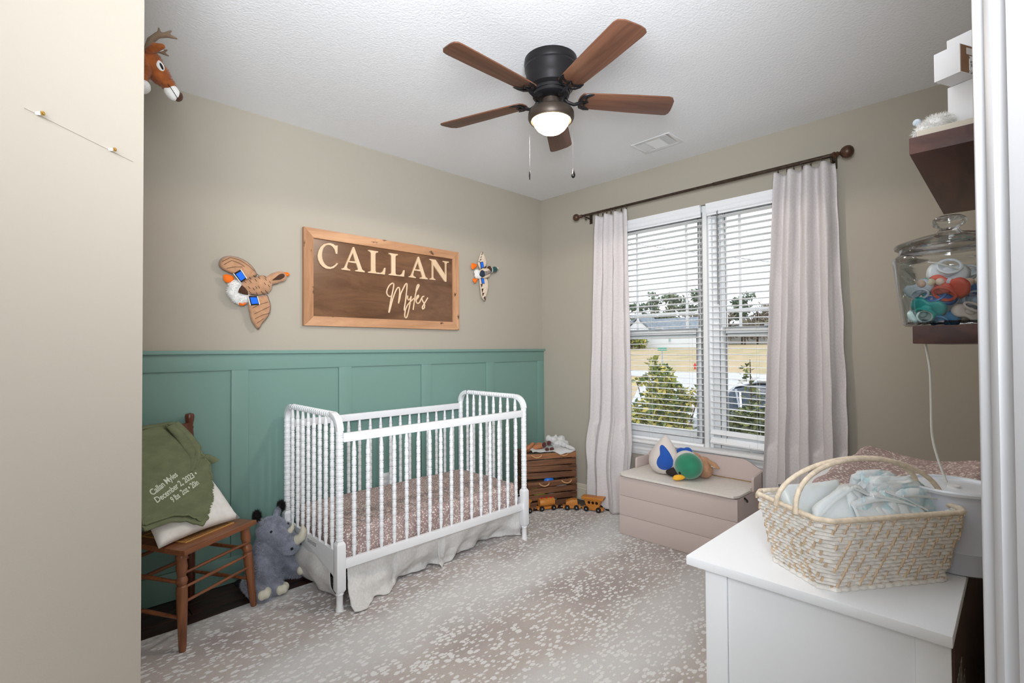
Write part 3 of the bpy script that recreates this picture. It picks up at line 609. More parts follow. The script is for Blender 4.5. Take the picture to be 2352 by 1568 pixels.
# ================================================================ CEILING FAN
FX, FY = -1.69, -1.59
fan = thing('ceiling_fan', 'dark bronze ceiling fan with five walnut blades and a lit glass bowl', 'ceiling fan', (FX, FY, 0))
M_fan = mat('matte_black_bronze', (34, 32, 34), .38, .5, spec=.5)
M_fit = mat('brown_bronze', (70, 60, 52), .45, .5)
M_blade = wood('walnut_blade', (124, 84, 63), (84, 54, 41), .42, 'x', 16, .4, ratio=.06)
MB().lathe([(.129, 2.742), (.131, 2.715), (.127, 2.702), (.129, 2.698), (.129, 2.69), (.122, 2.675), (.121, 2.64), (.118, 2.628), (.112, 2.60), (.095, 2.588), (.094, 2.575)], 48).build('motor_housing', M_fan, fan)
MB().lathe([(.094, 2.588), (.09, 2.575), (.09, 2.560), (.075, 2.548), (.05, 2.545)], 40).build('flywheel', M_fan, fan)
MB().lathe([(.044, 2.556), (.044, 2.50), (.05, 2.495), (.05, 2.49)], 32).build('switch_cup', M_fit, fan)
MB().lathe([(.045, 2.503), (.075, 2.500), (.104, 2.490), (.112, 2.478), (.113, 2.452), (.106, 2.440), (.099, 2.438), (.096, 2.444), (.096, 2.46), (.05, 2.465)], 48, cap=False).build('light_fitter', M_fit, fan)
M_bowl = mat('lit_frosted_glass', (255, 240, 215), .4, emit=(255, 226, 180), es=7)
MB().lathe([(.094, 2.452), (.0925, 2.447), (.090, 2.438), (.083, 2.420), (.070, 2.402), (.052, 2.388), (.03, 2.379), (.0, 2.376)], 40, cap=False).build('light_bowl', M_bowl, fan)
bulb = [o for o in bpy.data.objects if o.name == 'fan_bulb'][0]; bulb.location = (FX, FY, 2.372)
bo = [(.155, -.052), (.20, -.056), (.40, -.064), (.585, -.068), (.606, -.062), (.622, -.04), (.63, 0), (.634, .03), (.632, .052), (.622, .066), (.60, .068), (.40, .064), (.20, .056), (.155, .05), (.142, .03), (.138, 0), (.142, -.03)]
bme = MB().prism(bo, 0, .006).mesh('blade', bevel=.0012); bme.materials.append(M_blade)
bk = MB()
for s in (1, -1):
    bk.tube([(.150, 0, -.008), (.148, s*.02, -.006), (.155, s*.040, -.004), (.178, s*.053, -.003), (.205, s*.056, -.003)], [.008, .0085, .009, .007, .003], 8, flat=.6, up=(0, 0, 1))
    bk.tube([(.205, s*.056, -.003), (.18, s*.04, -.003), (.172, s*.018, -.003), (.186, 0, -.003)], [.003, .006, .005, .004], 6, flat=.6, up=(0, 0, 1))
bk.tube([(.150, 0, -.006), (.17, 0, -.004), (.19, 0, -.003)], [.009, .006, .003], 6)
bk.tube([(.062, 0, .012), (.085, 0, -.012), (.115, 0, -.022), (.138, 0, -.014), (.152, 0, -.006)], [.010, .009, .008, .009, .010], 8)
for x, y in ((.165, .03), (.165, -.03), (.18, 0)): bk.ball((x, y, -.008), .004, 8, 5)
bkm = bk.mesh('blade_bracket'); bkm.materials.append(M_fan)
for k in range(5):
    a = math.radians(-108.8+72*k)
    M_ = Matrix.Translation((0, 0, 2.548)) @ Matrix.Rotation(a, 4, 'Z') @ Matrix.Rotation(math.radians(-11), 4, 'X')
    link('blade', bme, fan, M=M_); link('blade_bracket', bkm, fan, M=M_)
def chain(dx, dy, z1, z2, pull):
    c = bpy.data.objects.new('x', None)
    mb = MB(); z = z1
    while z > z2: mb.ball((dx, dy, z), .0013, 6, 4); z -= .0042
    ch = mb.build('pull_chain', mat('chain_metal', (92, 92, 96), .4, .7), fan)
    mb = MB(); 
    if pull == 'drop': mb.lathe([(.001, .028), (.003, .02), (.0095, .0), (.0105, -.008), (.008, -.015), (.003, -.019), (0, -.0195)], 12, Matrix.Translation((dx, dy, z2-.028)), cap=False)
    else: mb.lathe([(.001, .024), (.0035, .018), (.0045, 0), (.0035, -.018), (.001, -.024)], 10, Matrix.Translation((dx, dy, z2-.024)), cap=False)
    mb.build('pull', M_fan, ch); bpy.data.objects.remove(c)
ca_ = Vector((R2.x, R2.y, 0))*.107
chain(-ca_.x, -ca_.y, 2.452, 2.197, 'rod'); chain(ca_.x*1.0, ca_.y*1.0, 2.452, 2.205, 'drop')
# ================================================================ NAME SIGN
sign = thing('wooden_name_sign', 'framed stained wood name sign with pale cut-out letters on the beige wall', 'sign', (0, 0, 0))
M_fr = wood('knotty_pine_frame', (206, 160, 122), (156, 112, 80), .5, 'x', 10, .35, True); M_frz = wood('knotty_pine_frame_upright', (206, 160, 122), (156, 112, 80), .5, 'z', 10, .35, True)
M_pan = wood('stained_ply', (122, 88, 62), (86, 58, 40), .3, 'x', 7, .5, ratio=.3, bump=.05); M_let = wood('birch_letters', (226, 200, 168), (206, 176, 142), .55, 'z', 14)
XZ = Matrix(((1, 0, 0, 0), (0, 0, -1, 0), (0, 1, 0, 0), (0, 0, 0, 1)))      # outline (x, z), thickness towards the room
x0, x1, z0, z1, w = -2.276, -1.033, 1.476, 2.102, .062
MB().prism([(x0+.03, z0+.03), (x1-.03, z0+.03), (x1-.03, z1-.03), (x0+.03, z1-.03)], .006, .018, XZ).build('panel', M_pan, sign, smooth=False)
for o_, m_ in (([(x0, z1), (x0+w, z1-w), (x1-w, z1-w), (x1, z1)], M_fr), ([(x0, z0), (x0+w, z0+w), (x1-w, z0+w), (x1, z0)], M_fr), ([(x0, z0+.0007), (x0+w-.0007, z0+w), (x0+w-.0007, z1-w), (x0, z1-.0007)], M_frz), ([(x1, z0+.0007), (x1-w+.0007, z0+w), (x1-w+.0007, z1-w), (x1, z1-.0007)], M_frz)):
    MB().prism(o_, .002, .034, XZ).build('frame_board', m_, sign, bevel=.0015)
def letter(outl, holes=(), lb=None): return MB().prism(outl, .018, .028, XZ, holes).build('letter', M_let, sign, bevel=0, smooth=False)
C_ = [(-2.0512, 2.0142), (-2.0659, 2.0108), (-2.0819, 2.0188), (-2.1000, 2.0225), (-2.1162, 2.0202), (-2.1449, 2.0097), (-2.1655, 1.9891), (-2.1795, 1.9619), (-2.1859, 1.9309), (-2.1821, 1.9038), (-2.1706, 1.88), (-2.1526, 1.8618), (-2.1293, 1.8517), (-2.1032, 1.8515), (-2.0793, 1.8611), (-2.0607, 1.8773), (-2.0486, 1.8929), (-2.0566, 1.8979), (-2.0687, 1.8828), (-2.0847, 1.8707), (-2.1005, 1.8646), (-2.1189, 1.8669), (-2.1371, 1.8788), (-2.1488, 1.8952), (-2.1552, 1.9146), (-2.1578, 1.9345), (-2.1552, 1.9602), (-2.1475, 1.984), (-2.1332, 2.0012), (-2.1162, 2.0087), (-2.1005, 2.0084), (-2.0846, 2.0004), (-2.0713, 1.9842), (-2.0633, 1.957), (-2.0531, 1.9578)]
A_ = [(-1.9438, 2.0183), (-1.9339, 2.0197), (-1.8797, 1.8844), (-1.874, 1.8716), (-1.856, 1.8628), (-1.8566, 1.8552), (-1.9264, 1.8559), (-1.9256, 1.8621), (-1.9056, 1.8682), (-1.9056, 1.8762), (-1.9193, 1.9106), (-1.9774, 1.9117), (-1.9858, 1.8805), (-1.983, 1.8691), (-1.9622, 1.8621), (-1.9627, 1.8555), (-2.025, 1.8566), (-2.0242, 1.8627), (-2.0078, 1.8689), (-1.9996, 1.8842)]
Ai = [(-1.9699, 1.9205), (-1.9255, 1.9231), (-1.9438, 1.9805)]
Lb = [(0, 0), (.130, 0), (.136, .048), (.126, .048), (.113, .020), (.096, .009), (.062, .009), (.056, .02), (.056, .137), (.061, .147), (.077, .152), (.077, .159), (.0, .159), (0, .152), (.017, .147), (.022, .137), (.022, .02), (.017, .011), (0, .007)]
Nb = [(0, 0), (.048, 0), (.048, .007), (.036, .010), (.030, .02), (.030, .118), (.128, -.004), (.142, -.004), (.142, .138), (.148, .150), (.164, .153), (.164, .160), (.112, .160), (.112, .153), (.126, .149), (.132, .138), (.132, .05), (.050, .160), (0, .160), (0, .153), (.014, .149), (.019, .142), (.019, .02), (.013, .010), (0, .007)]
letter(C_); letter(A_, [Ai]); letter([(-1.830+a, 1.8555+b) for a, b in Lb]); letter([(-1.668+a*.97, 1.856+b) for a, b in Lb])
sh = .523; letter([(a+sh, b) for a, b in A_], [[(a+sh, b) for a, b in Ai]]); letter([(-1.314+a*1.12, 1.8575+b*.985) for a, b in Nb])
strokes = [[(-1.6501, 1.7041), (-1.665, 1.7031), (-1.6786, 1.7142), (-1.6835, 1.7291), (-1.6797, 1.7491), (-1.6673, 1.7742), (-1.6524, 1.7909), (-1.6349, 1.8001), (-1.6262, 1.7932), (-1.6275, 1.7754), (-1.6351, 1.7394), (-1.6477, 1.6856), (-1.6603, 1.6233), (-1.6665, 1.5857)],
[(-1.6653, 1.5857), (-1.6528, 1.6237), (-1.6403, 1.6684), (-1.6276, 1.7046), (-1.6124, 1.7411), (-1.5972, 1.7668), (-1.5844, 1.7734), (-1.5781, 1.7639), (-1.5768, 1.7439), (-1.5795, 1.7124), (-1.5847, 1.6786), (-1.5873, 1.6562)],
[(-1.5873, 1.6562), (-1.577, 1.6903), (-1.5692, 1.7243), (-1.5563, 1.7522), (-1.538, 1.7851), (-1.5249, 1.8043), (-1.5171, 1.8072), (-1.5145, 1.7961), (-1.5172, 1.762), (-1.5253, 1.6937), (-1.5332, 1.6482), (-1.5386, 1.6119), (-1.5281, 1.6102)],
[(-1.5082, 1.7197), (-1.5109, 1.7037), (-1.5056, 1.6905), (-1.4964, 1.6889), (-1.4858, 1.7009), (-1.4791, 1.715), (-1.4818, 1.6966), (-1.4913, 1.6506), (-1.502, 1.6048), (-1.5152, 1.5635), (-1.5257, 1.5541), (-1.5335, 1.565), (-1.5334, 1.5875), (-1.5255, 1.6194), (-1.5097, 1.6496), (-1.4832, 1.6784), (-1.4538, 1.7031)],
[(-1.4621, 1.6159), (-1.4539, 1.6642), (-1.443, 1.7221), (-1.4348, 1.7548), (-1.4211, 1.7789), (-1.4102, 1.8005), (-1.4129, 1.8095), (-1.4238, 1.8016), (-1.432, 1.778), (-1.4375, 1.7546)],
[(-1.435, 1.6929), (-1.4241, 1.7051), (-1.4132, 1.7196), (-1.4159, 1.7286), (-1.4268, 1.7187), (-1.435, 1.6998), (-1.435, 1.6814), (-1.427, 1.6681), (-1.4134, 1.669), (-1.3997, 1.6836), (-1.3886, 1.7052), (-1.3775, 1.7198), (-1.3637, 1.7242)],
[(-1.3858, 1.71), (-1.3777, 1.6897), (-1.3639, 1.6696), (-1.3598, 1.6536), (-1.364, 1.6348), (-1.3751, 1.6272), (-1.3806, 1.6362), (-1.375, 1.6504), (-1.3583, 1.6746), (-1.3443, 1.6941), (-1.3302, 1.7161)]]
def smooth_path(p, n=4):
    out = []; m = len(p); P_ = [Vector(q) for q in p]
    for i in range(m-1):
        a, b, c, d = P_[max(i-1, 0)], P_[i], P_[i+1], P_[min(i+2, m-1)]
        for k in range(n): t = k/n; out.append(.5*((2*b)+(c-a)*t+(2*a-5*b+4*c-d)*t*t+(-a+3*b-3*c+d)*t**3))
    out.append(P_[-1]); return out
def script_letter(idx):
    mb = MB()
    for i in idx:
        pts = [(q.x, -.023, q.y) for q in smooth_path([(a, b) for a, b in strokes[i]])]
        mb.tube(pts, [.0056]*len(pts), 6, flat=.9, up=(0, 1, 0))
    mb.build('letter', M_let, sign, smooth=False)
for g_ in ([0, 1, 2], [3], [4], [5], [6]): script_letter(g_)
# ================================================================ PLUSH DUCKS ON THE WALL
M_tan = mat('tan_plush', (182, 140, 108), .95, var=.12, vs=30, bump=.5, bs=420, sheen=.3, spec=.1); M_brn = mat('brown_plush', (74, 50, 38), .95, bump=.5, bs=400, sheen=.2, spec=.1)
M_blue = mat('blue_patch', (20, 104, 226), .85, bump=.2, bs=400); M_ink = mat('black_plush', (22, 18, 20), .9); M_org = mat('orange_plush', (236, 112, 16), .85, bump=.3, bs=300)
M_wpl = mat('white_plush', (226, 225, 222), .98, bump=.8, bs=240, sheen=.3, spec=.1); M_crm = mat('cream_plush', (214, 198, 178), .95, var=.06, vs=40, bump=.4, bs=420, spec=.1)
M_tealp = mat('dark_teal_plush', (14, 66, 62), .8, bump=.3, bs=400, sheen=.3); M_navy = mat('navy_plush', (34, 48, 66), .85, bump=.3, bs=400); M_greyb = mat('brown_grey_print', (98, 82, 78), .9, col2=(150, 140, 136), vs=160, lo=.5, hi=.62)
def wall_M(x, z, y=0, s=1, rot=0): return Matrix.Translation((x, y, z)) @ Matrix.Rotation(pi/2, 4, 'X') @ Matrix.Rotation(rot, 4, 'Z') @ Matrix.Scale(s, 4)
def seams(parent, lines, m, r=.0016, M=None, name='stitching'):
    mb = MB()
    for l in lines: mb.tube(l, r, 5, M=M)
    return mb.build(name, m, parent)
def P2(px): return [tuple(p) for p in px]
# left duck: outlines in wall metres relative to the body centre (x right, y up)
def duck(lbl, cx, cz, wingU, wingD, body, colors, head, bill, feet, tail, patches, extra=None, nm='plush_duck'):
    t = thing(nm, lbl, 'stuffed toy', (cx, -.03, cz)); R = Matrix.Rotation(pi/2, 4, 'X')
    mw, mb_ = colors
    for wg, th in ((wingU, .016), (wingD, .016)):
        MB().puff(smooth_poly(wg), th, 5, Matrix.Translation((0, -.012, 0)) @ R).build('wing', mw, t, angle=180)
    blend_blobs('body', body, mb_, t, .006, 6)
    return t, R
def smooth_poly(p, n=3):
    m = len(p); P_ = [Vector(q) for q in p]; out = []
    for i in range(m):
        a, b, c, d = P_[i-1], P_[i], P_[(i+1) % m], P_[(i+2) % m]
        for k in range(n): t_ = k/n; q = .5*((2*b)+(c-a)*t_+(2*a-5*b+4*c-d)*t_*t_+(-a+3*b-3*c+d)*t_**3); out.append((q.x, q.y))
    return out
# pixel-free outlines measured on the wall plane
k1 = .00172      # metres per crop unit (enlarged view of the bird)
def w1(L, cx=780, cy=650, k=1/8.71*.00283): return [((x-cx)*k, (cy-y)*k*1.0) for x, y in L]
dk1, R1 = duck('brown plush hen mallard with spread wings mounted left of the name sign', -2.555, 1.700,
    w1([(775, 420), (700, 300), (600, 220), (480, 170), (340, 155), (230, 190), (175, 250), (160, 330), (210, 400), (320, 450), (400, 480), (520, 590), (640, 560), (760, 480)]),
    w1([(620, 820), (760, 830), (940, 790), (990, 880), (1020, 1000), (1005, 1120), (950, 1230), (870, 1330), (805, 1440), (740, 1380), (680, 1270), (650, 1130), (625, 1000)]),
    [((0, -.01, 0), (.062, .038, .055)), ((.035, -.012, .01), (.05, .036, .055)), ((-.055, -.008, -.015), (.04, .03, .045)), ((.03, -.01, .03), (.035, .03, .04))], (M_tan, M_tan), None, None, None, None, None)
kk = 1/8.71*.00283
def pt(x, y, d): return ((x-780)*kk, -d, (650-y)*kk)
blend_blobs('head', [((pt(960, 550, .01)), (.035, .028, .03)), (pt(1080, 480, .02), (.05, .026, .034), (0, -25, 0)), (pt(1180, 440, .02), (.036, .026, .034))], M_tan, dk1, .005, 6)
MB().puff(smooth_poly([((x-780)*kk, (650-y)*kk) for x, y in [(1000, 535), (1090, 440), (1180, 385), (1235, 400), (1240, 450), (1180, 500), (1090, 530)]]), .012, 4, Matrix.Translation((0, -.038, 0)) @ R1).build('cheek_patch', M_brn, dk1)
blend_blobs('bill', [(pt(1240, 390, .02), (.022, .013, .013)), (pt(1290, 385, .02), (.02, .009, .014))], M_org, dk1, .004, 4)
for q in ([(235, 500), (330, 490), (395, 520), (395, 590), (300, 635), (240, 590)], [(450, 970), (520, 930), (600, 930), (600, 990), (530, 1025), (470, 1000)]):
    MB().puff(smooth_poly([((x-780)*kk, (650-y)*kk) for x, y in q]), .012, 4, Matrix.Translation((0, -.012, 0)) @ R1).build('foot', M_org, dk1)
tl = blend_blobs('tail', [(pt(420, 690, .012), (.035, .02, .04)), (pt(400, 780, .014), (.035, .022, .035)), (pt(500, 880, .014), (.05, .022, .035)), (pt(480, 780, .012), (.05, .02, .05))], M_wpl, dk1, .006, 4, jitter=.004); fuzz('tail_fur', tl, M_wpl, dk1, 1500, .012)
MB().puff([((x-780)*kk, (650-y)*kk) for x, y in [(500, 665), (560, 710), (600, 770), (605, 835), (520, 825), (440, 800), (455, 740)]], .008, 3, Matrix.Translation((0, -.042, 0)) @ R1).build('rump_patch', M_brn, dk1)
for q in ([(375, 470), (490, 385), (590, 540), (490, 620)], [(612, 850), (765, 840), (805, 990), (650, 1015)]):
    c = (sum(a for a, b in q)/4, sum(b for a, b in q)/4)
    ins = [((a-c[0])*.72+c[0]+4, (b-c[1])*.72+c[1]) for a, b in q]
    f_ = lambda L: [((x-780)*kk, (650-y)*kk) for x, y in L]
    p_ = MB().prism(f_(q), .030, .0335, R1).build('wing_patch_border', M_ink, dk1, smooth=False); MB().prism(f_(ins), .0335, .036, R1).build('wing_patch', M_blue, p_, smooth=False)
    st = MB(); st.tube([((q[0][0]-780)*kk, -.033, (650-q[0][1])*kk), ((q[3][0]-780)*kk, -.033, (650-q[3][1])*kk)], .0028, 6); st.tube([((q[1][0]-780)*kk, -.033, (650-q[1][1])*kk), ((q[2][0]-780)*kk, -.033, (650-q[2][1])*kk)], .0028, 6); st.build('white_stripe', M_wpl, dk1)
def surf(x, y, d=.0): # height of the breast skin above the wall for stitches
    X_, Z_ = (x-780)*kk, (650-y)*kk; r = min(1, (X_/.09)**2+(Z_/.075)**2); return (X_, -.014-.036*math.sqrt(max(0, 1-r))-d, Z_)
tk = [(640, 530), (640, 590), (710, 490), (725, 560), (785, 510), (780, 460), (900, 480), (900, 530), (560, 605), (620, 700), (690, 720), (730, 690), (775, 680), (640, 780), (750, 800), (830, 770), (900, 745), (935, 770), (870, 795), (950, 640), (975, 570), (880, 610)]
seams(dk1, [[surf(x-14, y-22, .001), surf(x, y, .0025), surf(x+16, y+20, .001)] for x, y in tk], M_ink, .0013, name='stitch_marks')
qf = lambda x, y: ((x-780)*kk, -.0295, (650-y)*kk)
seams(dk1, [[qf(200, 280), qf(330, 190), qf(480, 220), qf(620, 300), qf(720, 390)], [qf(230, 330), qf(350, 240), qf(480, 280), qf(560, 330)], [qf(270, 390), qf(400, 350), qf(520, 340)], [qf(690, 1060), qf(800, 990), qf(960, 930)], [qf(720, 1160), qf(850, 1090), qf(990, 1010)], [qf(730, 1250), qf(850, 1180), qf(990, 1130)], [qf(760, 1330), qf(880, 1240)]], M_brn, .0012, name='quilt_seam')
# mallard drake
k2 = 1/10.45*.00395; c2 = (560, 690)
g2 = lambda L: [((x-c2[0])*k2, (c2[1]-y)*k2*.90) for x, y in L]
p2 = lambda x, y, d: ((x-c2[0])*k2, -d, (c2[1]-y)*k2*.90)
dk2, _ = duck('plush mallard drake with green head and cream wings right of the name sign', -.772, 1.958,
    g2([(480, 165), (530, 175), (590, 260), (635, 380), (625, 500), (560, 590), (450, 600), (390, 520), (375, 430), (420, 300)]),
    g2([(420, 810), (540, 820), (640, 800), (685, 880), (690, 1010), (650, 1180), (600, 1320), (555, 1375), (470, 1270), (440, 1080), (425, 940)]),
    [((0, -.012, 0), (.052, .036, .048)), ((.03, -.012, .006), (.035, .034, .042)), ((-.045, -.01, -.01), (.035, .03, .035))], (M_crm, M_crm), None, None, None, None, None)
MB().puff(smooth_poly(g2([(370, 760), (420, 640), (520, 645), (690, 600), (700, 690), (600, 740), (450, 800)])), .02, 4, Matrix.Translation((0, -.034, 0)) @ R1).build('back_patch', M_greyb, dk2)
MB().puff(smooth_poly(g2([(370, 760), (420, 640), (500, 650), (510, 770), (450, 800)])), .02, 4, Matrix.Translation((0, -.036, 0)) @ R1).build('rump_patch', M_navy, dk2)
blend_blobs('head', [(p2(760, 590, .025), (.026, .022, .022)), (p2(840, 565, .028), (.028, .024, .026))], M_tealp, dk2, .004, 5)
blend_blobs('chest', [(p2(690, 560, .022), (.016, .024, .024)), (p2(715, 630, .02), (.012, .02, .02))], M_brn, dk2, .004, 4)
MB().lathe([(.024, -.003), (.026, 0), (.024, .003)], 16, Matrix.Translation(p2(733, 595, .024)) @ Matrix.Rotation(pi/2, 4, 'Y') , cap=False).build('neck_ring', M_wpl, dk2)
blend_blobs('bill', [(p2(915, 525, .026), (.017, .01, .01)), (p2(950, 525, .026), (.012, .006, .010))], M_crm, dk2, .003, 4)
for q in ([(195, 500), (240, 480), (350, 490), (350, 550), (240, 630), (195, 590)], [(235, 850), (370, 850), (350, 900), (300, 960), (245, 910)]): MB().puff(smooth_poly(g2(q)), .012, 4, Matrix.Translation((0, -.01, 0)) @ R1).build('foot', M_org, dk2)
blend_blobs('tail', [(p2(350, 690, .015), (.03, .02, .025)), (p2(340, 780, .015), (.024, .018, .022)), (p2(400, 760, .015), (.03, .02, .03))], M_wpl, dk2, .005, 4, jitter=.003)
for q in ([(400, 440), (490, 415), (515, 550), (430, 600)], [(425, 820), (510, 825), (530, 955), (450, 960)]):
    c = (sum(a for a, b in q)/4, sum(b for a, b in q)/4); ins = [((a-c[0])*.8+c[0], (b-c[1])*.84+c[1]) for a, b in q]
    p_ = MB().prism(g2(q), .028, .031, R1).build('wing_patch_border', M_ink, dk2, smooth=False); MB().prism(g2(ins), .031, .0325, R1).build('wing_patch', M_blue, p_, smooth=False)
for q in ([(480, 180), (450, 260), (465, 250)], [(455, 285), (415, 330), (440, 320)], [(435, 350), (400, 400), (435, 380)], [(375, 420), (375, 445), (400, 430)], [(425, 970), (475, 970), (455, 1050)], [(455, 1080), (500, 1075), (465, 1180)], [(470, 1190), (525, 1175), (485, 1260)], [(510, 1300), (550, 1260), (560, 1360)], [(505, 570), (570, 515), (600, 530), (540, 590)], [(535, 805), (570, 790), (630, 795), (580, 812)]):
    MB().prism(g2(q), .024, .0305, R1).build('feather_mark', M_brn, dk2, smooth=False)
# ================================================================ DEER HEAD
M_deer = mat('russet_plush', (150, 84, 42), .95, var=.25, vs=22, bump=.6, bs=300, sheen=.25, spec=.1); M_antl = mat('antler_plush', (122, 102, 82), .95, var=.1, vs=30, bump=.5, bs=300, sheen=.2)
deer = thing('plush_deer_head', 'plush deer head with small antlers mounted high on the wall above the chair', 'stuffed toy', (-3.242, -.80, 2.432)); deer.scale = (.72, .8, .74)
blend_blobs('neck', [('t', [(-.112, 0, -.10), (-.05, 0, -.05), (.02, 0, -.01)], [.10, .085, .07])], M_deer, deer, .007, 6); blend_blobs('throat_fur', [('t', [(-.115, 0, -.165), (-.04, 0, -.12), (.02, 0, -.10)], [.05, .05, .035])], M_wpl, deer, .007, 5)
# local axes: x out of the wall, z up, y across
blend_blobs('head', [((.02, 0, .0), (.05, .075, .09)), ((.075, 0, .035), (.06, .06, .065)), ((.115, 0, -.01), (.062, .05, .052), (0, 50, 0)), ((.155, 0, -.05), (.05, .036, .036), (0, 50, 0)), ((.03, 0, -.06), (.04, .05, .05))], M_deer, deer, .006, 8)
fuzz('fur', [o for o in COL.objects if o.parent == deer and o.name.startswith('head')][0], M_deer, deer, 5000, .007, .0007)
blend_blobs('muzzle', [((.180, 0, -.082), (.045, .033, .030), (0, 52, 0)), ((.168, 0, -.10), (.04, .028, .022), (0, 45, 0))], M_wpl, deer, .005, 5)
blend_blobs('nose', [((.212, 0, -.10), (.018, .021, .026)), ((.204, 0, -.118), (.016, .016, .012))], M_brn, deer, .004, 3)
MB().tube([(.150, -.0345, -.066), (.165, -.0335, -.083), (.185, -.029, -.108), (.198, -.02, -.120)], .0017, 5).build('mouth', M_ink, deer)
for s in (-1, 1):
    MB().ball((.112, s*.049, .012), (.018, .007, .028), 14, 8, Matrix.Rotation(math.radians(-25), 4, 'Y')).build('eye_patch', M_wpl, deer)
    MB().ball((.117, s*.054, .008), (.007, .006, .018), 12, 8, Matrix.Rotation(math.radians(-25), 4, 'Y')).build('eye', M_ink, deer)
    blend_blobs('ear', [('t', [(.06, s*.055, .068), (.085, s*.085, .082), (.112, s*.105, .088)], [.018, .024, .014])], M_deer, deer, .005, 4)
    MB().ball((.097, s*.088, .073), (.026, .010, .008), 12, 6, Matrix.Rotation(math.radians(-20), 4, 'Y')).build('inner_ear', M_wpl, deer)
    blend_blobs('antler', [('t', [(.055, s*.04, .08), (.068, s*.055, .125), (.095, s*.075, .155), (.135, s*.09, .165), (.178, s*.10, .160)], [.017, .018, .016, .013, .005]), ('t', [(.10, s*.08, .158), (.098, s*.09, .185)], [.009, .006]), ('t', [(.125, s*.09, .165), (.150, s*.10, .188)], [.010, .006]), ('t', [(.145, s*.09, .165), (.165, s*.075, .175)], [.009, .006])], M_antl, deer, .004, 4)
blend_blobs('throat', [((.04, 0, -.105), (.04, .05, .035)), ((.01, 0, -.12), (.03, .055, .045))], M_wpl, deer, .006, 4)
part_box('mounting_plaque', -.1249, -.108, -.07, .07, -.14, .10, mat('plaque_brown', (92, 60, 40), .5), deer, .004)
# ================================================================ CRIB
crib = thing('baby_crib', 'white spindle crib with turned posts and rails against the green wall', 'crib', (0, 0, 0))
CX0, CX1, CY0, CY1 = -2.385, -1.040, -.756, -.055
def turned(z0, z1, r, pitch, taper=.0, dip=.82):
    pr = [(r*.62 if taper else r, z0)]
    if taper: pr += [(r*.62, z0+.004), (r*.75, z0+taper*.5), (r*1.02, z0+taper*.92)]
    a = z0+taper; b = z1-taper; n = max(1, round((b-a)/pitch)); d = (b-a)/n
    for i in range(n):
        q = a+i*d; pr += [(r*dip, q+d*.01), (r*dip, q+d*.05), (r*1.03, q+d*.08), (r*1.03, q+d*.17), (r*dip, q+d*.20), (r*dip, q+d*.25), (r*.90, q+d*.29), (r, q+d*.45), (r, q+d*.78), (r*.90, q+d*.96)]
    pr += [(r*dip, b)]
    if taper: pr += [(r*1.02, z1-taper*.92), (r*.75, z1-taper*.5), (r*.62, z1-.004)]
    pr.append((r*.62 if taper else r, z1)); return pr
sp_side = MB().lathe(turned(.245, .853, .0118, .045, .055, .74), 10).mesh('spindle', angle=50); sp_side.materials.append(M_white)
sp_end = MB().lathe(turned(.285, .972, .0118, .045, .055, .74), 10).mesh('spindle', angle=50); sp_end.materials.append(M_white)
post = MB().lathe(turned(.352, .908, .0190, .0345, 0, .84), 18).mesh('post', angle=50); post.materials.append(M_white)
bl_ = MB().lathe([(.020, .352), (.0335, .335), (.0335, .105), (.022, .09)], 4, Matrix.Rotation(pi/4, 4, 'Z')); 
blk = bl_.mesh('post_block', bevel=.004); blk.materials.append(M_white)
ft = MB().lathe([(.019, .095), (.0185, .088), (.021, .084), (.017, .078), (.0165, .03), (.019, .012), (.0205, .0), (.018, -.001)], 16).mesh('foot'); ft.materials.append(M_white)
for x in (CX0, CX1):
    for y in (CY0, CY1):
        p = link('post', post, crib, (x, y, 0)); link('post_block', blk, p); f = link('foot', ft, p)
        if y == CY1: f.scale.z = 1.0; f.location.z = -.008
    s = 1 if x == CX0 else 1
    for y, d in ((CY0, 1), (CY1, -1)):
        mb = MB(); pts = [Vector((x, y + d*.088*(1-math.cos(a)), .906+.078*math.sin(a))) for a in [pi/2*k/10 for k in range(11)]]
        vs = []; fs = []
        for i, p_ in enumerate(pts):
            a = pi/2*i/10; n_ = Vector((0, -d*math.cos(a), math.sin(a)))
            for sx, sn in ((-.0175, -.015), (.0175, -.015), (.0175, .015), (-.0175, .015)): vs.append(p_+Vector((sx, 0, 0))+n_*sn)
        for i in range(10):
            for k in range(4): a_, b_ = i*4+k, i*4+(k+1) % 4; fs.append((a_, b_, b_+4, a_+4))
        fs += [(3, 2, 1, 0), (40, 41, 42, 43)]; mb.add(vs, fs); mb.build('rail_bend', M_white, crib, bevel=.004)
    L0, L1 = CY0+.088, CY1-.088
    MB().lathe(turned(0, L1-L0, .0165, .0262, 0, .74), 16, Matrix.Translation((x, L0, .984)) @ Matrix.Rotation(-pi/2, 4, 'X')).build('end_rail', M_white, crib, angle=50)
    n = 20; top = [(CY0+.02+(CY1-CY0-.04)*i/n, .292) for i in range(n+1)]; bot = [(y_, .172 + .0*y_ - .035*(abs(2*i/n-1)**6) + .022*math.cos(2*pi*(i/n))*0 + (.018*math.sin(pi*i/n))) for i, (y_, _) in enumerate(top)]
    MB().prism(top+bot[::-1], x-.009, x+.009, Matrix(((0, 0, 1, 0), (1, 0, 0, 0), (0, 1, 0, 0), (0, 0, 0, 1)))).build('end_board', M_white, crib, bevel=.002)
    for k in range(8): link('spindle', sp_end, crib, (x, CY0+.085+(CY1-CY0-.17)*k/7, 0))
for y in (CY0, CY1):
    part_box('side_rail', CX0+.018, CX1-.018, y-.0125, y+.0125, .848, .894, M_white, crib, .004)
    part_box('side_rail', CX0+.018, CX1-.018, y-.0125, y+.0125, .205, .252, M_white, crib, .004)
    for k in range(16): link('spindle', sp_side, crib, (CX0+(CX1-CX0)*(k+1)/17, y, 0))
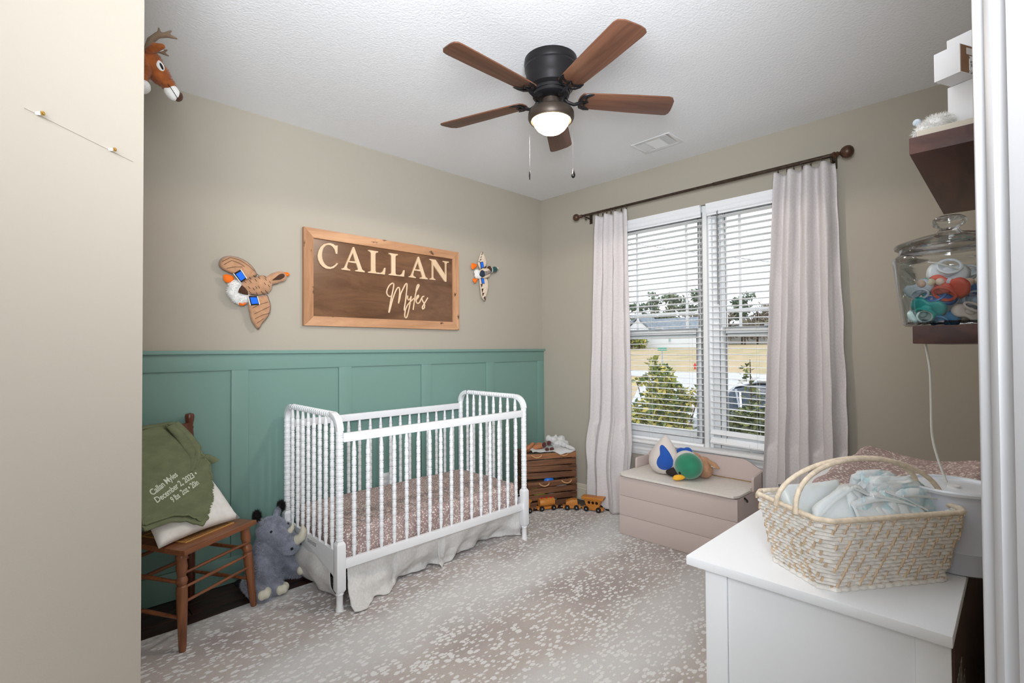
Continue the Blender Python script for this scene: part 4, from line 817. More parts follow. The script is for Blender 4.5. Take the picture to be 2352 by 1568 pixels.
lbm = mat('printed_label', (150, 152, 156), .6, col2=(214, 216, 220), vs=240, lo=.48, hi=.52)
part_box('warning_label', CX0-.0105, CX0-.009, -.50, -.38, .250, .270, lbm, crib, 0, label='small grey printed warning label')
MB().tube([(CX1-.015, -.735, .30), (CX1-.05, -.60, .25)], .012, 8, flat=.5).build('support_bracket', M_black, crib)
for x, y in ((CX1-.022, -.775), (CX0+.03, -.7715)):
    pass
# mattress
M_sheet = spotted('mauve_spotted_sheet', (172, 150, 146), (158, 136, 132), (228, 219, 213), 92, .46, (1, 1, 1), rough=.9, bump=.15, bs=500, sc2=6, edge=.07, dist=.001)
def sheet_box(name, x0, x1, y0, y1, z0, z1, lbl, cat, fn=None, r=.035, n=60, m=26):
    # rounded pad under a fitted sheet; fn displaces the skin
    mb = MB(); vs = []; 
    per = []
    for (cx_, cy_, a0) in ((x1-r, y1-r, 0), (x0+r, y1-r, 90), (x0+r, y0+r, 180), (x1-r, y0+r, 270)):
        for k in range(6): a = math.radians(a0+18*k); per.append((cx_+r*math.cos(a), cy_+r*math.sin(a)))
    full = []
    for i in range(len(per)):
        a, b = Vector(per[i]), Vector(per[(i+1) % len(per)]); k = max(1, int((b-a).length/.03))
        for j in range(k): full.append(a.lerp(b, j/k))
    c = Vector(((x0+x1)/2, (y0+y1)/2)); layers = [(z0, 1.0)] + [(z0+(z1-z0-.03)*k/6, 1.0) for k in range(1, 7)]
    rows = [(z, 0) for z, _ in layers] + [(z1-.03+.03*math.sin(a), .03*(1-math.cos(a))) for a in [pi/2*k/4 for k in range(1, 5)]]
    N_ = len(full)
    for z, ins in rows:
        for p in full:
            d = c-p; q = p + Vector((max(-ins, min(ins, d.x)), max(-ins, min(ins, d.y)))); vs.append([q.x, q.y, z])
    fs = []
    for j in range(len(rows)-1):
        for k in range(N_): a, b = j*N_+k, j*N_+(k+1) % N_; fs.append((a, b, b+N_, a+N_))
    base = (len(rows)-1)*N_
    for t_ in range(1, 12):
        for k in range(N_): p = Vector(vs[base+k][:2]); q = p.lerp(c, t_/12); vs.append([q.x, q.y, z1])
    for j in range(len(rows)-1, len(rows)+10):
        for k in range(N_): a, b = j*N_+k, j*N_+(k+1) % N_; fs.append((a, b, b+N_, a+N_))
    vs.append([c.x, c.y, z1]); L = len(vs)-1; b0 = (len(rows)+10)*N_
    for k in range(N_): fs.append((b0+k, b0+(k+1) % N_, L))
    if fn: vs = [fn(*v) for v in vs]
    mb.add(vs, fs); o = mb.build(name, M_sheet, angle=180); return tag(o, lbl, cat)
def crib_wr(x, y, z):
    e = max(0, 1-(z-.21)/.10) if z < .31 else 0; k = (z-.2)/.19
    if y < -.6:
        y += .010*math.sin(x*38+math.sin(x*11)*2)*(1-k)*.9 - .012*math.exp(-((x+1.62)/.12)**2)*k + .01*noise.noise(Vector((x*14, z*30, 0)))
    z += .006*noise.noise(Vector((x*6, y*6, 1)))*k + .006*k*math.sin(x*22+z*20)*max(0, -y-.55)*3
    return (x, y, z)
sheet_box('crib_mattress', CX0+.03, CX1-.025, CY0+.022, CY1-.022, .215, .385, 'crib mattress in a mauve sheet with small white spots, inside the white crib', 'mattress', crib_wr)
# crib skirt
M_lin = mat('natural_linen', (216, 215, 213), .92, var=.06, vs=120, bump=.4, bs=380, spec=.1, stretch=(1, 1, .5), dist=.0015)
sk = thing('crib_skirt', 'pale grey linen dust ruffle hanging below the crib and trailing on the rug', 'crib skirt', (0, 0, 0))
def interp(P_, x):
    if x <= P_[0][0]: return P_[0][1]
    for (a, b), (c, d) in zip(P_, P_[1:]):
        if x <= c: t_ = (x-a)/(c-a); t_ = t_*t_*(3-2*t_); return b+(d-b)*t_
    return P_[-1][1]
def front_panel(xa, xb, prof_, seed, lift):
    def f(u, v):
        x = xa+(xb-xa)*u; yb = interp(prof_, x); w_ = v**1.3
        y = -.735 + (yb+.735)*w_ + .02*math.sin(pi*v)*(1 if yb < -.7 else -.3) + (.012*math.sin(u*26+seed+v*2)+.022*noise.noise(Vector((u*7, v*4, seed)))+.008*noise.noise(Vector((u*22, v*12, seed))))*v
        z = .225*(1-v)**1.0 + .004
        if v > .88: z = .225*.12*(1-(v-.88)/.12)*.6 + .004 + .006*abs(math.sin(u*17+seed)); y -= .03*(v-.88)/.12*abs(math.sin(u*9+seed))
        x += .012*math.sin(v*4+u*11+seed)*v
        if lift: z += lift(u, v)
        return (x, y, z)
    o = MB().grid(f, 90, 26).build('skirt_panel', M_lin, sk, angle=180); so = o.modifiers.new('s', 'SOLIDIFY'); so.thickness = .0018
front_panel(-2.335, -1.70, [(-2.335, -.815), (-2.25, -.80), (-2.12, -.745), (-1.95, -.655), (-1.83, -.630), (-1.70, -.66)], 1.3, None)
front_panel(-1.74, -1.02, [(-1.74, -.705), (-1.62, -.66), (-1.45, -.60), (-1.25, -.56), (-1.12, -.60), (-1.02, -.70)], 4.1, None)
def endp(u, v):
    y = -.12-.53*u; x = -2.352 - .065*math.sin(pi*min(1, v*.85+.05))*(.5+.5*math.sin(u*2.6+.3)) + .02*v*v*u + (.010*math.sin(u*14+1)+.01*noise.noise(Vector((u*5, v*5, 8))))*v
    return (x, y-.02*v*math.sin(u*5), .26*(1-v)-.002+.02*v*(1-u)*.0+(.012*v*math.sin(u*3.1)))
o = MB().grid(endp, 60, 24).build('skirt_panel', M_lin, sk, angle=180); so = o.modifiers.new('s', 'SOLIDIFY'); so.thickness = .0018
# ================================================================ CHAIR, PILLOW, BLANKET
M_oak = wood('oak_chair_wood', (146, 92, 60), (100, 60, 40), .35, 'z', 26, .5, ratio=.1); M_oakx = wood('oak_chair_seat', (156, 98, 64), (112, 66, 42), .33, 'x', 22, .5, ratio=.1); M_oakd = wood('dark_chair_post', (112, 62, 42), (76, 40, 28), .32, 'z', 26, .5, ratio=.1)
M_cane = mat('woven_cane', (176, 128, 72), .7, col2=(110, 72, 38), vs=260, lo=.45, hi=.5, bump=.5, bs=260)
TH = math.radians(29.7); ch = thing('cane_seat_chair', 'small antique oak chair with turned legs and a cane seat', 'chair', (-2.955, -.32, 0), TH)
zf, zb = 0.0, -.008
fr_prof = lambda h: [(.013, 0), (.0155, h*.05), (.0225, h*.52), (.0225, h*.66), (.017, h*.675), (.021, h*.69), (.024, h*.72), (.021, h*.75), (.0165, h*.765), (.019, h*.80), (.024, h*.86), (.020, h*.93), (.024, h*.955), (.024, h*.985), (.019, h)]
def leg(name, a, b, prof_, m):
    A, B = Vector(a), Vector(b); d = B-A; q = d.to_track_quat('Z', 'Y').to_matrix().to_4x4(); q.translation = A
    return MB().lathe(prof_(d.length), 16, q).build(name, m, ch)
leg('leg', (-.2, -.2, zf), (-.185, -.175, .418), fr_prof, M_oak); leg('leg', (.205, -.2, zf), (.175, -.17, .418), fr_prof, M_oak)
bp = lambda h: [(.0165, 0), (.02, h*.1), (.021, h*.42), (.021, h*.48), (.018, h*.5), (.0205, h*.54), (.019, h*.88), (.0155, h*.915), (.0195, h*.922), (.0155, h*.93), (.017, h*.945), (.021, h*.965), (.0225, h*.982), (.019, h*.995), (.004, h*1.0)]
leg('back_post', (-.19, .195, zb), (-.19, .21, .985), bp, M_oakd); leg('back_post', (.19, .195, zb), (.19, .21, .985), bp, M_oakd)
seat = [(-.205, -.215), (.212, -.212), (.205, -.19), (.185, .20), (-.185, .20), (-.21, -.19)]; hole = [(-.135, -.135), (.135, -.135), (.12, .13), (-.12, .13)]
MB().prism(seat, .418, .442, None, [hole]).build('seat_frame', M_oakx, ch, bevel=.003)
MB().prism(hole, .428, .4435).build('cane_panel', M_cane, ch, smooth=False)
for i in range(13):
    pass
MB().tube([(-.135, -.140, .444), (.135, -.140, .444), (.125, .135, .444), (-.125, .135, .444)], .004, 6, closed=True).build('cane_edge', mat('cane_binding', (186, 138, 78), .6, bump=.5, bs=300), ch)
def bar(a, b, r, nm='stretcher', m=None): MB().tube([a, Vector(a).lerp(Vector(b), .5), b], [r*.8, r*1.1, r*.8], 10).build(nm, m or M_oakx, ch)
for z in (.335, .272, .207): bar((-.195+.05*(z-.2)*0, -.192, z), (.192, -.19, z), .0072)
for z in (.295, .14): bar((-.195, -.19, z), (-.19, .195, z), .009)
for z in (.295, .14): bar((.198, -.19, z), (.19, .195, z), .009)
bar((-.19, .195, .22), (.19, .195, .22), .009); bar((-.19, .195, .33), (.19, .195, .33), .009)
for z0_, z1_ in ((.80, .935), (.60, .66)): MB().grid(lambda u, v: (-.185+.37*u, .2+.012*math.sin(pi*u), z0_+(z1_-z0_)*v), 12, 2).build('back_slat', M_oakd, ch).modifiers.new('s', 'SOLIDIFY').thickness = .014
def four_pad(name, corners, th, m, puffy=.6, n=20):
    # cushion between four corner points: lower-left, lower-right, upper-right, upper-left
    A, B, C, D = [Vector(c) for c in corners]; nrm = (B-A).cross(D-A).normalized()
    def f(side):
        def g(u, v):
            pinch = .06*(1-math.sin(pi*u))*0; uu = u; vv = v
            p = (A.lerp(B, uu)).lerp(D.lerp(C, uu), vv); e = (16*u*(1-u)*v*(1-v))**.42
            cen = (A+B+C+D)/4; edge = (4*u*(1-u))*(1 if v in (0, 1) else 0)*.05 + (4*v*(1-v))*(1 if u in (0, 1) else 0)*.05
            p = p.lerp(cen, edge); return p + nrm*side*th*e + nrm*.006*noise.noise(p*9)
        return g
    mb = MB().grid(f(1), n, n).grid(f(-1), n, n); return mb.build(name, m, angle=180)
M_pil = mat('oatmeal_cotton', (238, 236, 232), .9, var=.04, vs=30, bump=.3, bs=420, spec=.1, dist=.001)
def Lc(p): c, s = math.cos(TH), math.sin(TH); return Vector((-2.955+p[0]*c-p[1]*s, -.32+p[0]*s+p[1]*c, p[2]))
pil = four_pad('throw_pillow', [Lc((-.235, -.105, .452)), Lc((.175, -.140, .455)), Lc((.13, .165, .80)), Lc((-.20, .17, .80))], .062, M_pil)
tag(pil, 'off-white cotton throw pillow leaning on the cane chair under the green blanket', 'pillow')
M_knit = mat('moss_knit', (120, 127, 98), .98, var=.10, vs=14, bump=1.0, bs=210, spec=.05, stretch=(1, 1, 2.2), dist=.004); M_emb = mat('embroidery_thread', (214, 220, 204), .8)
bk_ = thing('knit_blanket', 'moss green knitted baby blanket with embroidered text draped over the chair back', 'blanket', (0, 0, 0))
XR = [(.50, -.02), (.52, -.015), (.55, .006), (.615, .060), (.65, .082), (.689, .098), (.743, .120), (.791, .119), (.859, .105), (.937, .095)]
ZB = [(-.34, .585), (-.299, .577), (-.20, .578), (-.126, .560), (-.085, .535), (-.057, .518), (-.02, .535), (.03, .60), (.10, .68)]
def bly(x, z, off=0):
    # depth of the draped front for a given place on it
    y = .19-(.94-z)*.795; t = min(1, max(0, (.94-z)/.40))
    y -= .030*math.sin(pi*t)**.8
    y += (math.sin(x*52+z*6)*.007+math.sin(x*23-z*9)*.006)*max(0, (z-.70)/.24) + .007*noise.noise(Vector((x*8, z*7, 2))) + .004*math.sin(z*30+x*12)*t
    return y-off
def blf(u, v, off=0):
    xl = -.25-.06*v; zz = .94-.42*v; xr = interp(XR, zz); x = xl+(xr-xl)*u; zb = interp(ZB, x); z = .94-v*(.94-zb); xr = interp(XR, z); x = xl+(xr-xl)*u
    x += .004*math.sin(v*75)*max(0, u-.93)/.07
    return Lc(Vector((x, bly(x, z, off), z-off*.5)))
mb = MB().grid(blf, 100, 70); c = mb.build('front_fall', M_knit, bk_, angle=180); so = c.modifiers.new('s', 'SOLIDIFY'); so.thickness = .006; so.offset = 0
def under(u, v):
    x = -.31+.30*u; z = .600-.045*v - .02*(1-u)*0 + .006*math.sin(u*7); z = interp(ZB, x)+.02-.045*v; return Lc(Vector((x, bly(x, z)+.016-.012*v, z)))
MB().grid(under, 40, 6).build('under_layer', M_knit, bk_, angle=180).modifiers.new('s', 'SOLIDIFY').thickness = .005
MB().grid(lambda u, v: Lc(Vector((-.25+(.095+.25)*u, .19+.045*math.sin(pi*min(1, v*1.6)*.5), .94+.012*math.sin(pi*min(1, v*2))-.28*max(0, v-.3)))), 60, 14).build('back_fall', M_knit, bk_, angle=180)
def rollf(path, rad, tw):
    def g(u, v):
        k = u*(len(path)-1); i = min(int(k), len(path)-2); t_ = k-i; p = Vector(path[i]).lerp(Vector(path[i+1]), t_*t_*(3-2*t_)); a = tw+v*4.3
        return Lc(p+Vector((math.cos(a)*rad*(1+.25*math.sin(u*6)), -math.sin(a)*rad*.8, .25*rad*math.sin(a*1.5))))
    return g
f1 = MB().grid(rollf([(.055, .165, .952), (.090, .125, .885), (.105, .07, .815), (.075, .035, .765), (.035, .010, .735)], .026, -.6), 40, 20).build('rolled_fold', M_knit, bk_, angle=180); f1.modifiers.new('s', 'SOLIDIFY').thickness = .006
f3 = MB().grid(rollf([(.030, .155, .945), (.062, .105, .87), (.062, .05, .80), (.025, .02, .755), (.005, -.005, .728)], .020, 0), 40, 20).build('rolled_fold', M_knit, bk_, angle=180); f3.modifiers.new('s', 'SOLIDIFY').thickness = .006
f2_ = MB().grid(rollf([(.075, .035, .765), (.115, .04, .775), (.150, .03, .755), (.172, .02, .735)], .022, .3), 30, 16).build('flipped_corner', M_knit, bk_, angle=180); f2_.modifiers.new('s', 'SOLIDIFY').thickness = .006
hm = MB()
for i in range(58):
    v = .36+.62*i/57; p = Vector(blf(.985, v, .006)); hm.ball(p, (.0055, .0055, .004), 6, 4)
for i in range(60): hm.ball(Vector(blf(.98-.95*i/59, .985, .006)), (.0045, .0045, .005), 6, 4)
hm.build('crochet_edge', mat('moss_knit_edge', (122, 132, 98), .98, bump=.6, bs=300), bk_)
for txt, a_, b_ in (('Callan Myles', (-.226, .677), (-.066, .724)), ('December 2, 2023 •', (-.222, .645), (.028, .706)), ('9 lbs  2oz • 20in', (-.155, .628), (.012, .668))):
    me = text_mesh(txt, 1.0, lambda x, y: (x, y, 0), .018, .95); w_ = max(v.co.x for v in me.vertices); L_ = math.hypot(b_[0]-a_[0], b_[1]-a_[1]); dx, dz = (b_[0]-a_[0])/L_, (b_[1]-a_[1])/L_; hs_ = .033
    for v in me.vertices:
        X_ = a_[0]+dx*v.co.x/w_*L_-dz*v.co.y*hs_; Z_ = a_[1]+dz*v.co.x/w_*L_+dx*v.co.y*hs_; v.co = Lc(Vector((X_, bly(X_, Z_, .0055), Z_)))
    me.materials.append(M_emb); link('embroidery', me, bk_)
# ================================================================ RHINO
M_rhf = mat('grey_blue_pile', (168, 172, 186), .98, var=.22, vs=18, spec=.05); M_rh = mat('grey_blue_plush', (138, 141, 154), .98, var=.25, vs=22, bump=.8, bs=240, sheen=.35, spec=.05); M_horn = mat('ivory_plush', (214, 210, 192), .95, bump=.4, bs=300)
rh = thing('plush_rhino', 'grey plush rhinoceros sitting on the floor between the chair and crib', 'stuffed toy', (-2.545, -.215, -.008), math.radians(30))
# local: -y is the way it faces; x to its left
bd = blend_blobs('body', [((0, .03, .13), (.10, .095, .125)), ((0, 0, .22), (.075, .075, .09)), ((0, .03, .05), (.115, .10, .06)),
    ('t', [(-.06, .0, .17), (-.085, -.07, .09), (-.075, -.13, .045)], [.042, .036, .036]), ('t', [(.06, .0, .17), (.09, -.07, .11), (.095, -.125, .075)], [.042, .036, .034]),
    ('t', [(-.095, .03, .06), (-.135, -.05, .045), (-.15, -.10, .04)], [.05, .043, .042]), ('t', [(.095, .03, .05), (.125, -.03, .042), (.14, -.08, .042)], [.05, .043, .04])], M_rh, rh, .008, 6)
hd = blend_blobs('head', [((0, -.02, .325), (.08, .075, .068)), ((.01, -.075, .285), (.068, .065, .062)), ((.02, -.125, .245), (.06, .05, .055))], M_rh, rh, .008, 6)
fuzz('fur', bd, M_rhf, rh, 20000, .013, .0008); fuzz('head_fur', hd, M_rhf, rh, 12000, .010, .0008)
blend_blobs('horn', [('t', [(.03, -.155, .262), (.033, -.19, .285), (.033, -.205, .32), (.032, -.198, .352)], [.028, .025, .019, .008])], M_horn, rh, .005, 4)
blend_blobs('small_horn', [('t', [(.02, -.125, .318), (.022, -.138, .335), (.022, -.142, .355)], [.018, .014, .007])], M_horn, rh, .004, 4)
for s in (-1, 1):
    e = blend_blobs('ear', [('t', [(s*.055, .0, .375), (s*.078, .005, .405), (s*.085, .0, .43)], [.018, .02, .010])], M_rh, rh, .005, 4)
    tuft = MB().ball((s*.092, -.004, .425), (.017, .013, .027), 10, 7).build('ear_tuft', M_ink, rh); fuzz('tuft_fur', tuft, M_ink, rh, 900, .018, .0014, lean=(s*.2, 0, .4))
    MB().ball((s*.064+.006, -.068, .335), (.008, .006, .007), 10, 7).build('eye', M_ink, rh); MB().ball((s*.033+.02, -.165, .235), (.010, .007, .008), 10, 7).build('nostril', M_ink, rh)
for c_ in ((-.072, -.158, .044), (.098, -.152, .075), (-.165, -.125, .055), (.152, -.108, .048)):
    blend_blobs('toes', [((c_[0]-.02, c_[1]+.004, c_[2]), (.020, .021, .026)), ((c_[0], c_[1]-.006, c_[2]), (.020, .021, .026)), ((c_[0]+.02, c_[1]+.004, c_[2]), (.020, .021, .026))], M_horn, rh, .005, 3)
blend_blobs('tail', [('t', [(-.02, .11, .05), (-.06, .15, .03)], [.012, .02])], M_ink, rh, .006, 3)
# outlet
ol = thing('wall_outlet', 'white wall outlet on the green panelling behind the crib', 'outlet', (-1.686, -.006, .385)); part_box('cover_plate', -.035, .035, -.006, 0, -.058, .058, M_trim, ol, .002)
for z in (-.022, .022): part_box('socket', -.016, .016, -.0075, -.006, z-.014, z+.014, mat('socket_face', (200, 200, 200), .5), ol, .003)
# ================================================================ CRATES AND SOFT TOYS
M_cr = wood('stained_crate_slat', (140, 98, 70), (82, 54, 40), .6, 'x', 16, .25, ratio=.12); M_cr2 = wood('pale_crate_slat', (172, 120, 82), (128, 86, 60), .6, 'x', 16, .25, ratio=.12)
M_rope = mat('sisal_rope', (206, 160, 112), .9, bump=1, bs=320, var=.2, vs=120)
def rope(pts, r, parent, nm='rope_handle'):
    mb = MB(); P_ = smooth_path3(pts, 6)
    for ph in (0, 2*pi/3, 4*pi/3):
        q = []
        for i, p in enumerate(P_): a = i*.9+ph; q.append(p + Vector((0, math.cos(a), math.sin(a)))*r*.5)
        mb.tube(q, r*.62, 6)
    return mb.build(nm, M_rope, parent)
def smooth_path3(p, n=4):
    out = []; m = len(p); P_ = [Vector(q) for q in p]
    for i in range(m-1):
        a, b, c, d = P_[max(i-1, 0)], P_[i], P_[i+1], P_[min(i+2, m-1)]
        for k in range(n): t = k/n; out.append(.5*((2*b)+(c-a)*t+(2*a-5*b+4*c-d)*t*t+(-a+3*b-3*c+d)*t**3))
    out.append(P_[-1]); return out
def crate(lbl, corner, ang, z, seed, hz):
    # local: corner is the front right one, x runs left, y back
    rnd = random.Random(seed); t = thing('wooden_crate', lbl, 'crate', (corner[0], corner[1], z), math.radians(ang), 'stacked slatted crates'); W, D, H = .46, .25, .222
    for k in range(4):
        z0 = .004+k*.0555; z1 = z0+.047; m = M_cr2 if (k == 3 and seed == 2) else M_cr
        q = part_box('slat', -W, 0, 0, .010, z0, z1, m, t, .002); q.rotation_euler = (0, rnd.uniform(-.008, .008), 0)
        part_box('slat', -W, 0, D-.010, D, z0, z1, M_cr, t, .002)
        part_box('slat', -W, -W+.010, .012, D-.012, z0, z1, M_cr, t, .002); part_box('slat', -.010, 0, .012, D-.012, z0, z1, M_cr, t, .002)
    part_box('base', -W+.012, -.012, .012, D-.012, 0, .008, M_cr, t, .001)
    for x in (-W+.0125, -.035):
        for y in (.0105, D-.033): part_box('corner_post', x, x+.0225, y, y+.0225, .005, H-.006, M_cr, t, .001)
    for c_, dz in hz:
        rope([(c_-.045, -.001, dz+.012), (c_-.035, -.012, dz+.002), (c_, -.014, dz-.010), (c_+.035, -.012, dz+.000), (c_+.045, -.001, dz+.012)], .0048, t)
    return t
crate('lower slatted wooden crate with toys showing through its gaps, in the corner', (-.125, -.50), -23, -.008, 1, [(-.31, .19), (-.10, .195)])
crate('upper slatted wooden crate with rope handles, heaped with soft toys', (-.120, -.492), -30, .2165, 2, [(-.36, .195), (-.12, .20)])
def Cl(x, y, z, up=True):
    c = math.radians(-30 if up else -23); o_ = (-.120, -.492) if up else (-.125, -.50)
    return (o_[0]+x*math.cos(c)-y*math.sin(c), o_[1]+x*math.sin(c)+y*math.cos(c), z)
# toys inside the lower crate
for i, (x, z, s, col, lb) in enumerate([(-.33, .06, .05, (180, 200, 60), 'lime green toy block showing through the lower crate gaps'), (-.12, .12, .045, (200, 204, 210), 'white plastic toy seen through the gap of the lower crate'), (-.22, .03, .05, (206, 208, 212), 'pale toy at the bottom of the lower crate'), (-.39, .11, .04, (170, 190, 70), 'yellow green toy piece in the lower crate'), (-.24, .17, .045, (40, 110, 200), 'blue toy showing under the top crate')]):
    o = MB().puff(smooth_poly([(-s, -.03), (s, -.03), (s*1.1, .01), (s*.6, .035), (-s*.7, .03)]), .03, 4, back=1).build('toy_block', mat('toy_%d' % i, col, .4)); o.rotation_euler = (pi/2, 0, math.radians(-23)); o.location = Cl(x, .06, z+.02, False); tag(o, lb, 'toy')
M_soft = mat('pale_grey_plush', (200, 200, 198), .98, bump=.9, bs=200, sheen=.3); M_choc = mat('chocolate_plush', (78, 34, 30), .9, bump=.7, bs=260, sheen=.3); M_car_ = mat('caramel_plush', (180, 120, 82), .9, bump=.5, bs=260)
ZT = .44
def ctoy(nm, lbl, blobs, m, parts=(), jit=.003):
    t = thing(nm, lbl, 'stuffed toy', (0, 0, 0)); b = blend_blobs('body', [((Cl(*b_[0]) if b_[0] != 't' else b_[0]),)+tuple(b_[1:]) if b_[0] != 't' else ('t', [Cl(*p) for p in b_[1]], b_[2]) for b_ in blobs], m, t, .007, 5, jitter=jit)
    for pn, bl2, pm in parts: blend_blobs(pn, [((Cl(*b_[0])),)+tuple(b_[1:]) for b_ in bl2], pm, t, .005, 4)
    return t
lamb = ctoy('plush_lamb', 'pale grey curly plush lamb lying on top of the upper crate', [((-.12, .13, ZT+.05), (.07, .06, .045)), ((-.17, .10, ZT+.085), (.035, .03, .03)), ((-.21, .12, ZT+.095), (.03, .028, .028)), ((-.07, .10, ZT+.04), (.045, .04, .035)), ('t', [(-.1, .07, ZT+.05), (-.06, .0, ZT+.03), (-.03, -.01, ZT+.02)], [.02, .018, .016]), ((-.09, .12, ZT+.09), (.035, .03, .028)), ((-.145, .11, ZT+.11), (.018, .014, .022))], M_soft, (), .006)
pup = ctoy('plush_puppy', 'plush toy with four chocolate brown paws and caramel legs in the upper crate', [((-.30, .11, ZT+.03), (.05, .05, .035)), ('t', [(-.36, .1, ZT+.02), (-.31, .06, ZT+.045), (-.29, .02, ZT+.055)], [.022, .022, .018])], M_car_, (('paw', [((-.285, .015, ZT+.062), (.024, .018, .026))], M_choc), ('paw', [((-.237, .03, ZT+.072), (.024, .018, .022))], M_choc), ('paw', [((-.265, .0, ZT+.024), (.023, .018, .019))], M_choc), ('paw', [((-.215, .02, ZT+.022), (.026, .018, .016))], M_choc)))
ctoy('plush_bear', 'caramel coloured plush limbs at the left edge of the upper crate', [((-.42, .10, ZT+.02), (.035, .05, .035)), ('t', [(-.42, .06, ZT+.03), (-.36, .10, ZT+.06)], [.018, .016])], M_car_)
def cloth_on_crate(u, v):
    x = -.40+.385*u; y = -.012+.2*v; z = ZT+.012+.014*noise.noise(Vector((u*7, v*4, 3)))+.03*v*(1-v)
    if v < .12: z -= (.12-v)*.24*max(0, math.sin((u-.45)*5.5)) ; y -= .008
    return Cl(x, y, z)
o = MB().grid(cloth_on_crate, 60, 24).build('muslin_cloth', M_soft, angle=180); o.modifiers.new('s', 'SOLIDIFY').thickness = .004; tag(o, 'crumpled pale muslin cloth spilling over the front of the upper crate', 'cloth')
# ================================================================ WOODEN TRAIN
M_toy = wood('honey_toy_wood', (206, 138, 62), (176, 108, 40), .4, 'x', 12, .4, ratio=.2); M_toyr = mat('red_peg', (190, 20, 34), .35); M_hub = mat('steel_hub', (190, 190, 192), .3, .8)
def train_car(lbl, x, y, deg, wb, kind):
    t = thing('toy_train_car', lbl, 'toy train', (x, y, 0), math.radians(deg), 'wooden toy train'); L = wb/2
    MB().prism([(-L-.032, .012), (L+.032, .012), (L+.036, .018), (L+.036, .032), (-L-.036, .032), (-L-.036, .018)], -.026, .026, XZ_).build('chassis', M_toy, t, bevel=.003)
    for sx in (-1, 1):
        for sy in (-1, 1):
            w_ = MB().lathe([(.004, -.006), (.019, -.006), (.0215, -.003), (.0215, .003), (.019, .006), (.004, .006)], 18, Matrix.Translation((sx*L, sy*.033, .0215)) @ Matrix.Rotation(pi/2, 4, 'X'), cap=False).build('wheel', M_black, t)
            MB().ball((sx*L, sy*.039, .0215), (.006, .003, .006), 10, 6).build('hub', M_hub, w_)
    for s in (-1, 1): MB().tube([(s*(L+.03), 0, .022), (s*(L+.05), 0, .022)], .004, 6).build('coupling', M_hub, t)
    if kind == 'tank':
        MB().lathe([(.0, -.066), (.030, -.066), (.033, -.062), (.033, .062), (.030, .066), (0, .066)], 24, Matrix.Translation((0, 0, .064)) @ Matrix.Rotation(pi/2, 4, 'Y'), cap=False).build('tank', M_toy, t)
        for k in (-.042, 0, .042): MB().lathe([(.009, 0), (.009, .006), (.006, .009), (0, .009)], 12, Matrix.Translation((k, 0, .0955))).build('filler_cap', M_toyr, t)
    if kind == 'hopper': MB().prism([(-.050, .032), (.050, .032), (.046, .083), (-.002, .083), (-.046, .066)], -.028, .028, XZ_).build('load_block', M_toy, t, bevel=.002)
    if kind == 'coach':
        body = [(-.044, .032), (.044, .032), (.070, .098), (-.066, .098)]
        holes = [[(c_+.0125*math.cos(a), .072+.0125*math.sin(a)) for a in [2*pi*k/16 for k in range(16)]] for c_ in (-.030, .002, .034)]
        MB().prism(body, -.026, -.020, XZ_, holes).build('side_panel', M_toy, t, smooth=False); MB().prism(body, .020, .026, XZ_, holes).build('side_panel', M_toy, t, smooth=False)
        MB().prism([(-.044, .032), (.044, .032), (.048, .045), (-.048, .045)], -.02, .02, XZ_).build('seat_block', M_toy, t, smooth=False)
        MB().box(-.05, .055, .012, .016, .045, .094).build('interior_shade', mat('train_interior_shade', (48, 30, 18), .9), t, smooth=False)  # dark sheet standing in for the shade inside the coach
        for s in (-1, 1): MB().prism([(s*.044, .032), (s*.049, .032), (s*.072, .098), (s*.066, .098)], -.026, .026, XZ_).build('end_panel', M_toy, t, smooth=False)
        MB().prism([(-.086, .096), (.088, .096), (.094, .118), (-.092, .118)], -.04, .04, XZ_).build('roof', M_toy, t, bevel=.004)
    if kind == 'engine':
        MB().prism([(.0, .032), (.048, .032), (.060, .09), (.0, .09)], -.028, .028, XZ_).build('cab', M_toy, t, bevel=.002)
        MB().prism([(-.015, .088), (.07, .088), (.066, .105), (.04, .116), (.0, .114)], -.036, .036, XZ_).build('roof', M_toy, t, bevel=.004)
        MB().lathe([(0, -.05), (.024, -.05), (.026, -.046), (.026, .03), (0, .03)], 20, Matrix.Translation((-.03, 0, .058)) @ Matrix.Rotation(pi/2, 4, 'Y'), cap=False).build('boiler', M_toy, t)
        MB().lathe([(.008, 0), (.011, .03), (.007, .034)], 12, Matrix.Translation((-.055, 0, .082))).build('chimney', M_toyr, t)
XZ_ = Matrix(((1, 0, 0, 0), (0, 0, 1, 0), (0, 1, 0, 0), (0, 0, 0, 1)))
train_car('wooden toy train engine half hidden behind the crib leg', -.665, -.372, -14, .10, 'engine')
train_car('wooden tanker wagon of the toy train with three red caps', -.462, -.448, -26, .105, 'tank')
train_car('small wooden hopper wagon with a sloping top in the toy train', -.305, -.585, -48, .075, 'hopper')
train_car('tall wooden train wagon with three round windows and an overhanging roof', -.218, -.742, -71, .102, 'coach')
